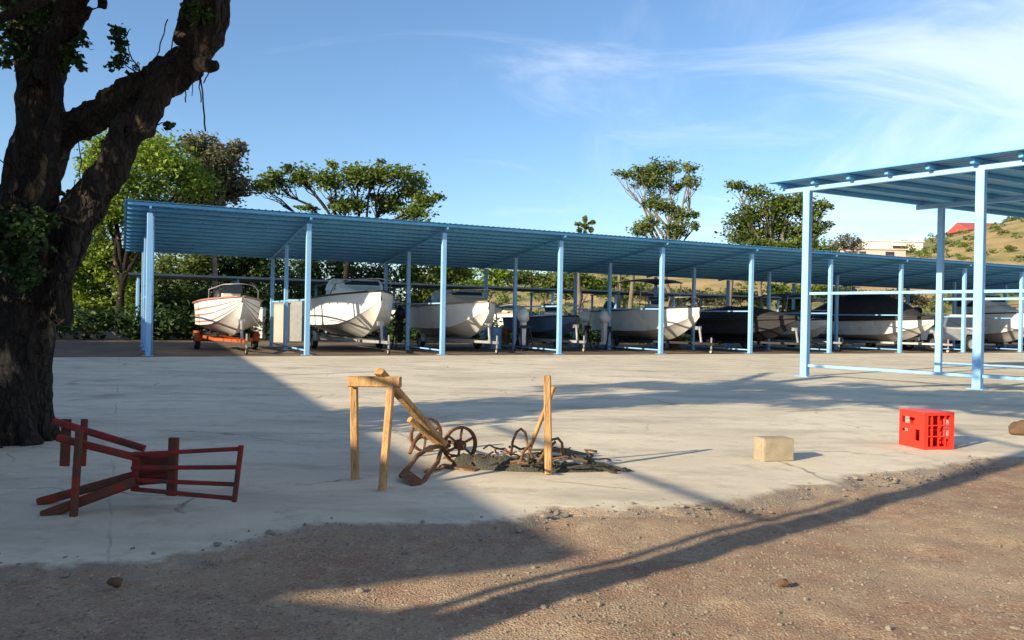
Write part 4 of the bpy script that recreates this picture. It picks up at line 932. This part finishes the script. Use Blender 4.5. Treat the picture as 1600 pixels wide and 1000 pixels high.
# ------------------------------------------------------------------ beyond the left edge of the view: what throws the long shade
Hb = 4.0; shift = SD*(Hb/math.tan(R(SUN_EL))); Kc = Vector((.35, 4.5, 0))-shift; ed_ = Vector((-.40, .915, 0)).normalized(); pn = Vector((-ed_.y, ed_.x, 0))
bld = empty('storehouse', Kc, 'plain rendered storehouse left of the yard, its shade lying over the slab', 'building')
rot = Matrix.Rotation(math.atan2(ed_.y, ed_.x), 3, 'Z'); Lb = 33
m_ = MB(); m_.box(ed_*(Lb/2)+pn*3.6+Vector((0, 0, Hb/2-.15)), (Lb-.6, 6.4, Hb-.3+.2), rot); m_.build('wall', 'stonewall', bld)
m_ = MB(); m_.box(ed_*(Lb/2)+pn*3.6+Vector((0, 0, Hb-.08)), (Lb, 7.2, .16), rot); m_.build('roof', 'roof', bld)
for k in range(6):
    m_ = MB(); m_.box(ed_*(3+k*5.2)+pn*.38+Vector((0, 0, 1.7)), (1.6, .1, 1.2), rot); m_.build('window', 'window', bld)
up_ = empty('utility_pole', Vector((0, 3.69, 0))-SD*5.5, 'thick timber utility pole left of the camera', 'pole')
m_ = MB(); m_.tube([(0, 0, -.2), (0, 0, 9)], [.13, .095], 14); m_.build('pole', 'bark2', up_, True)
m_ = MB(); m_.bar((-.9, .6, 8.5), (.9, -.6, 8.5), .1, .12); m_.build('crossarm', 'bark2', up_)
tip = Vector((2.44, 6.0, 0)); gp = empty('arm_post', tip-SD*(3.6/math.tan(R(SUN_EL))), 'thin steel post with a long level arm left of the camera', 'pole')
m_ = MB(); m_.tube([(0, 0, -.1), (0, 0, 3.6)], .035, 10); m_.build('pole', 'galv', gp, True)
p1 = Vector((1.53, 5.45, 0)); hz = (p1-gp.location).length*math.tan(R(SUN_EL))
m_ = MB(); m_.tube([(0, 0, hz), tuple(ed_*4.6+Vector((0, 0, hz)))], .03, 10); m_.build('arm', 'galv', gp, True)

ct = empty('added_shade_box', (-7.59, -3.65, 0), 'added unseen shade-casting container left of and behind the camera', 'blocker', rz=R(-15))  # unseen box added to throw shade over the lower left gravel
m_ = MB(); m_.box((0, 0, 1.34), (1.96, 5.9, 2.48)); m_.build('body', 'navy', ct)
for sx in (-1, 1):
    for sy in (-1, 1):
        m_ = MB(); m_.box((sx*.94, sy*2.93, 1.3), (.14, .14, 2.6)); m_.build('corner_post', 'galv', ct)
for k in range(20):
    m_ = MB(); m_.box((.99, -2.75+k*.29, 1.3), (.03, .12, 2.3)); m_.build('rib', 'navy', ct)
# ------------------------------------------------------------------ foreground objects
# red chair lying on its side
def rel(o, *a): return V(*a)-o.location
ch = empty('wooden_chair', G(200, 790), 'dark red slatted wooden chair lying on its side on the shaded slab', 'chair')
c_ = lambda px, py, Y: V(px, py, Y)-ch.location
def bar(name, a, b, wd, ht, m, parent, bev=.22):
    k = .86 if parent is ch else 1
    m_ = MB(); m_.bar(a, b, wd*k, ht*k, bev=bev); return m_.build(name, m, parent)
for (a, b, wd) in [((66, 806, 5.02), (212, 752, 5.18), .072), ((60, 785, 5.30), (212, 742, 5.42), .066), ((90, 684, 5.10), (218, 716, 5.2), .052), ((84, 658, 5.45), (226, 701, 5.5), .052)]:
    bar('leg', c_(*a), c_(*b), wd, wd, 'brownwood' if a[1] > 700 else 'redwood', ch)
bar('stretcher', c_(115, 808, 5.0), c_(124, 672, 5.06), .052, .04, 'brownwood', ch)
bar('stretcher', c_(101, 728, 5.5), c_(104, 655, 5.5), .075, .03, 'brownwood', ch)
bar('stretcher', c_(129, 728, 5.5), c_(132, 655, 5.5), .05, .03, 'brownwood', ch)
bar('seat_frame', c_(268, 774, 5.25), c_(272, 684, 5.25), .075, .045, 'brownwood', ch)
bar('seat_frame', c_(211, 765, 5.30), c_(213, 706, 5.30), .05, .05, 'redwood', ch)
m_ = MB(); m_.bar(c_(210, 737, 5.44), c_(270, 732, 5.44), .03, .19, bev=.1); m_.build('seat', 'brownwood', ch)
for k, (ya, yb, xb) in enumerate([(710, 701, 376), (731, 730, 374), (750, 757, 371), (764, 779, 367)]):
    bar('back_slat', c_(206, ya, 5.18+.01*k), c_(xb, yb, 5.12), .034, .03, 'redwood', ch)
for k, y in enumerate((715, 735, 745, 754)):
    bar('back_slat', c_(208, y, 5.34), c_(270, y-2, 5.34), .03, .025, 'redwood', ch)
bar('back_rail', c_(366, 784, 5.09), c_(377, 696, 5.09), .035, .035, 'redwood', ch)

# trestle
tr_ = empty('trestle', G(575, 758), 'pale rough timber trestle with two legs standing on the slab', 'trestle')
t_ = lambda px, py, Y: V(px, py, Y)-tr_.location
bar('leg', t_(555, 749, 6.3), t_(553, 590, 6.3), .062, .05, 'wood', tr_)
bar('leg', t_(597, 769, 5.9), t_(612, 592, 6.15), .058, .05, 'wood', tr_)
bar('crossbar', t_(545, 596, 6.25), t_(626, 597, 6.12), .045, .085, 'wood', tr_)
# old two-wheeled implement
w1 = Vector((-.44, 7.03, .168)); w2 = Vector((-.80, 7.60, .168)); axl = (w2-w1).normalized()
pl = empty('hand_plough', (w1.x, w1.y, 0), 'rusty two-wheeled hand plough with long pale timber handle lying against the trestle', 'plough')
pw = lambda p: Vector(p)-pl.location
pv = lambda px, py, Y: V(px, py, Y)-pl.location
bar('handle', pv(592, 580, 6.14), pv(692, 694, 6.95), .085, .055, 'wood', pl)
bar('handle', pv(640, 655, 6.9), pv(700, 706, 7.15), .06, .05, 'wood', pl)
for q, c in enumerate((w1, w2)):
    m_ = MB(); m_.ring(pw(c), axl, .168, .024, .034); m_.ring(pw(c), axl, .045, .03, .08, 14); u = axl.orthogonal().normalized(); v_ = axl.cross(u)
    wh = m_.build('wheel', 'rust', pl)
    for k in range(6):
        a = k*math.pi/3+.3; d = u*math.cos(a)+v_*math.sin(a); m_ = MB(); m_.bar(pw(c)+d*.03, pw(c)+d*.150, .022, .018); m_.build('spoke', 'rust', wh)
m_ = MB(); m_.tube([pw(w1-axl*.08), pw(w2+axl*.06)], .016, 8); m_.build('axle', 'rust', pl, True)
frames = [[(702, 696, 7.0), (672, 699, 6.8), (652, 712, 6.6), (640, 728, 6.45), (626, 744, 6.3)],
          [(690, 700, 7.0), (684, 722, 6.7), (668, 742, 6.4), (655, 764, 6.1)],
          [(665, 738, 6.6), (695, 733, 6.8), (730, 736, 6.75), (760, 733, 6.9)],
          [(640, 708, 7.3), (648, 690, 7.4), (660, 675, 7.5)]]
for f_ in frames:
    m_ = MB(); m_.tube([pv(*p) for p in f_], .020, 8); m_.build('frame_bar', 'rust', pl, True)
m_ = MB(); P = [pv(623, 742, 6.25), pv(637, 733, 6.4), pv(662, 752, 6.2), pv(652, 768, 5.98)]; m_.add(P+[p+Vector((.0, .05, -.012)) for p in P], [(0, 1, 2, 3), (7, 6, 5, 4), (0, 4, 5, 1), (1, 5, 6, 2), (2, 6, 7, 3), (3, 7, 4, 0)]); m_.build('blade', 'rust', pl)
m_ = MB(); m_.bar(pv(690, 730, 6.85), pv(745, 738, 6.72), .10, .05); m_.build('share', 'rust', pl)
# heap of old net and rope
nb = G(840, 735); net = empty('net_heap', nb, 'long low heap of dark green fishing net and rope beside the plough', 'net')
m_ = MB(); pts = []
def heap(x0, x1, y0, y1, h, nxs=70, nys=16):
    m_ = MB(); vs = []
    for i in range(nxs+1):
        t = i/nxs; a = G(x0+(x1-x0)*t, y0+(y1-y0)*t)
        hw = .20*math.sin(math.pi*min(1, t*1.02+.05))**.5*(1-.55*t)+.01
        for j in range(nys+1):
            u = j/nys*2-1; p = a+Vector((.10*u, hw*u, 0)); z = h*(1-.7*t)*(1-abs(u)**2.2)*(.75+.5*abs(fbm(p.x*6, p.y*6, 2)))+.03*fbm(p.x*18, p.y*18, 3)*(1-abs(u))
            vs.append(tuple(p-nb+Vector((0, 0, max(z, -.01)))))
    k = nys+1; m_.add(vs, [(i*k+j, (i+1)*k+j, (i+1)*k+j+1, i*k+j+1) for i in range(nxs) for j in range(nys)]); return m_
heap(722, 975, 728, 737, .12).build('net', 'net', net, True)
g2 = random.Random(12)
for k in range(26):
    x = g2.uniform(735, 930); y = g2.uniform(718, 740); p = G(x, y)-nb+Vector((0, 0, g2.uniform(.03, .12))); pts = [p]
    d = Vector((g2.gauss(0, 1), g2.gauss(0, .5), 0)).normalized()
    for s in range(7):
        d = (d+Vector((g2.gauss(0, .45), g2.gauss(0, .45), 0))).normalized(); pts.append(pts[-1]+d*.055+Vector((0, 0, g2.gauss(0, .015)))); pts[-1].z = max(.01, pts[-1].z)
    m_ = MB(); m_.tube(pts, g2.uniform(.006, .012), 5); m_.build('rope', 'net' if k % 2 else 'rust', net, True)
for a, b in (((880, 722), (978, 739)), ((850, 712), (920, 713))):
    m_ = MB(); q0 = G(*a)-nb+Vector((0, 0, .07)); q1 = G(*b)-nb+Vector((0, 0, .02)); m_.tube(bend(q0, q1, .05, 6, a[0]), [.03, .028, .025, .02, .018, .015, .01], 7); m_.build('driftwood_stick', 'bark2', net, True)
# upright with iron hoops
ub = G(857, 741); upg = empty('timber_upright', ub, 'pale upright timber with a slanted prop and rusty iron hoops at its foot', 'timber')
uv = lambda px, py, Y: V(px, py, Y)-ub
Yb = ub.y
bar('upright', uv(857, 740, Yb), uv(855, 587, Yb), .062, .045, 'wood', upg)
bar('prop', uv(828, 700, Yb+.25), uv(866, 604, Yb+.12), .04, .03, 'wood', upg)
for f_ in [[(798, 712, 0.3), (801, 690, .3), (807, 675, .3), (814, 670, .3), (821, 676, .28), (824, 695, .2), (832, 716, .1)], [(812, 722, .1), (818, 706, .15), (832, 690, .2), (838, 676, .25)],
           [(846, 716, .05), (853, 700, .05), (862, 687, .05), (872, 685, .1), (878, 692, .15), (880, 712, .15)], [(840, 722, 0), (852, 705, 0), (868, 690, .05)]]:
    m_ = MB(); m_.tube([uv(x, y, Yb+d) for x, y, d in f_], .012, 7); m_.build('iron_hoop', 'rust', upg, True)

# cement block
bb = G(1194, 722); blk = empty('cement_block', bb, 'single tan cement block standing on the sunlit slab', 'block')
yaw = R(14); L_, Wb, Hh = .315, .19, .215
ux = Vector((math.cos(yaw), math.sin(yaw), 0)); uy = Vector((-math.sin(yaw), math.cos(yaw), 0)); rot = Matrix.Rotation(yaw, 3, 'Z')
bm = bmesh.new(); bmesh.ops.create_cube(bm, size=1); bmesh.ops.scale(bm, vec=(L_, Wb, Hh), verts=bm.verts)
bmesh.ops.bevel(bm, geom=bm.edges[:], offset=.008, segments=2, affect='EDGES')
bmesh.ops.subdivide_edges(bm, edges=[e for e in bm.edges if e.calc_length() > .1], cuts=6, use_grid_fill=True)
for v in bm.verts:
    v.co += v.normal*.0015*noise.noise(v.co*30)+v.normal*.004*noise.noise(v.co*9)
bmesh.ops.rotate(bm, matrix=rot, verts=bm.verts, cent=(0, 0, 0)); bmesh.ops.translate(bm, vec=ux*L_/2+uy*Wb/2+Vector((0, 0, Hh/2)), verts=bm.verts)
me = bpy.data.meshes.new('body'); bm.to_mesh(me); bm.free(); link('body', me, 'block', blk)
# hollow cores on the end face
for s in (-1, 1):
    m_ = MB(); m_.box(uy*(Wb/2)+Vector((0, 0, Hh/2+s*Hh*.22))+ux*(-.002), (.006, Wb*.5, Hh*.26), rot); m_.build('core_recess', 'block', blk)

# red bottle crate on its side: open mouth to the front right
cb = G(1444, 703); cr = empty('bottle_crate', cb, 'bright red plastic bottle crate on the slab with see-through sides', 'crate')
yaw = R(14); La, Lb2, Hc = .37, .37, .39
ux = Vector((math.cos(yaw), math.sin(yaw), 0)); uy = Vector((-math.sin(yaw), math.cos(yaw), 0)); rot = Matrix.Rotation(yaw, 3, 'Z'); zz = Vector((0, 0, 1)); th = .016
def pn_(u0, u1, v0, v1, w0, w1):   # box between local bounds u (ux), v (uy), w (up)
    c = ux*(u0+u1)/2+uy*(v0+v1)/2+zz*(w0+w1)/2; return c, (abs(u1-u0), abs(v1-v0), abs(w1-w0))
def wall(name, bits):
    m_ = MB()
    for b_ in bits: c, s_ = pn_(*b_); m_.box(c, s_, rot)
    return m_.build(name, 'crate', cr)
# left face (u=0 plane, spanning v): closed panel with hand holes
hv = [(0, Lb2)]
wall('side_panel', [(0, th, 0, .07, 0, Hc), (0, th, .07, .14, 0, .08), (0, th, .07, .14, .20, Hc), (0, th, .14, .24, 0, Hc-.14), (0, th, .14, .24, Hc-.07, Hc), (0, th, .24, .33, 0, .16), (0, th, .24, .33, .19, Hc-.14), (0, th, .24, .33, Hc-.07, Hc), (0, th, .33, Lb2, 0, Hc)])
wall('side_panel', [(La-th, La, 0, .05, 0, Hc), (La-th, La, Lb2-.05, Lb2, 0, Hc), (La-th, La, .05, Lb2-.05, 0, .10), (La-th, La, .05, Lb2-.05, Hc-.09, Hc), (La-th, La, .18, .22, .10, Hc-.09)])
wall('side_panel', [(th, La-th, Lb2-th, Lb2, 0, .09), (th, La-th, Lb2-th, Lb2, Hc-.08, Hc), (th, .06, Lb2-th, Lb2, .09, Hc-.08), (La-.06, La-th, Lb2-th, Lb2, .09, Hc-.08), (.13, .17, Lb2-th, Lb2, .09, Hc-.08), (.24, .28, Lb2-th, Lb2, .09, Hc-.08)])
wall('rim', [(th, La-th, 0, .03, 0, .03), (th, La-th, 0, .03, Hc-.035, Hc), (th, .045, 0, .03, .03, Hc-.035), (La-.045, La-th, 0, .03, .03, Hc-.035)])
for z in (.0, Hc-th):
    wall('side_panel', [(th, La-th, .03, Lb2-th, z+(.001 if z == 0 else -.001), z+th)])
wall('divider', [(u-.004, u+.004, .04, Lb2-.05, .05, Hc-.07) for u in (.14, .27)]+[(th, La-th, .05, Lb2-.06, w_-.004, w_+.004) for w_ in (.20,)])
wall('grille_bar', [(u-.006, u+.006, .006, .022, .03, Hc-.035) for u in (.10, .185, .27)]+[(.045, La-.045, .003, .019, .13, .142), (.045, La-.045, .003, .019, .245, .257)])

# stones
for (px, py, r, lab) in [(1599, 680, .135, 'rounded brown rock on the slab at the right edge'), (180, 905, .032, 'small reddish stone lying on the dark gravel at the lower left'), (1224, 906, .026, 'small tan stone alone on the sunlit road')]:
    p = G(px, py); m_ = MB(); m_.rock((0, 0, r*.55), r, (1.15, .9, .72), 3, px); o = m_.build('rock', 'brownstone', None, True); o.location = p+Vector((0, 0, -.03 if py > 800 else 0)); tag(o, lab, 'rock')
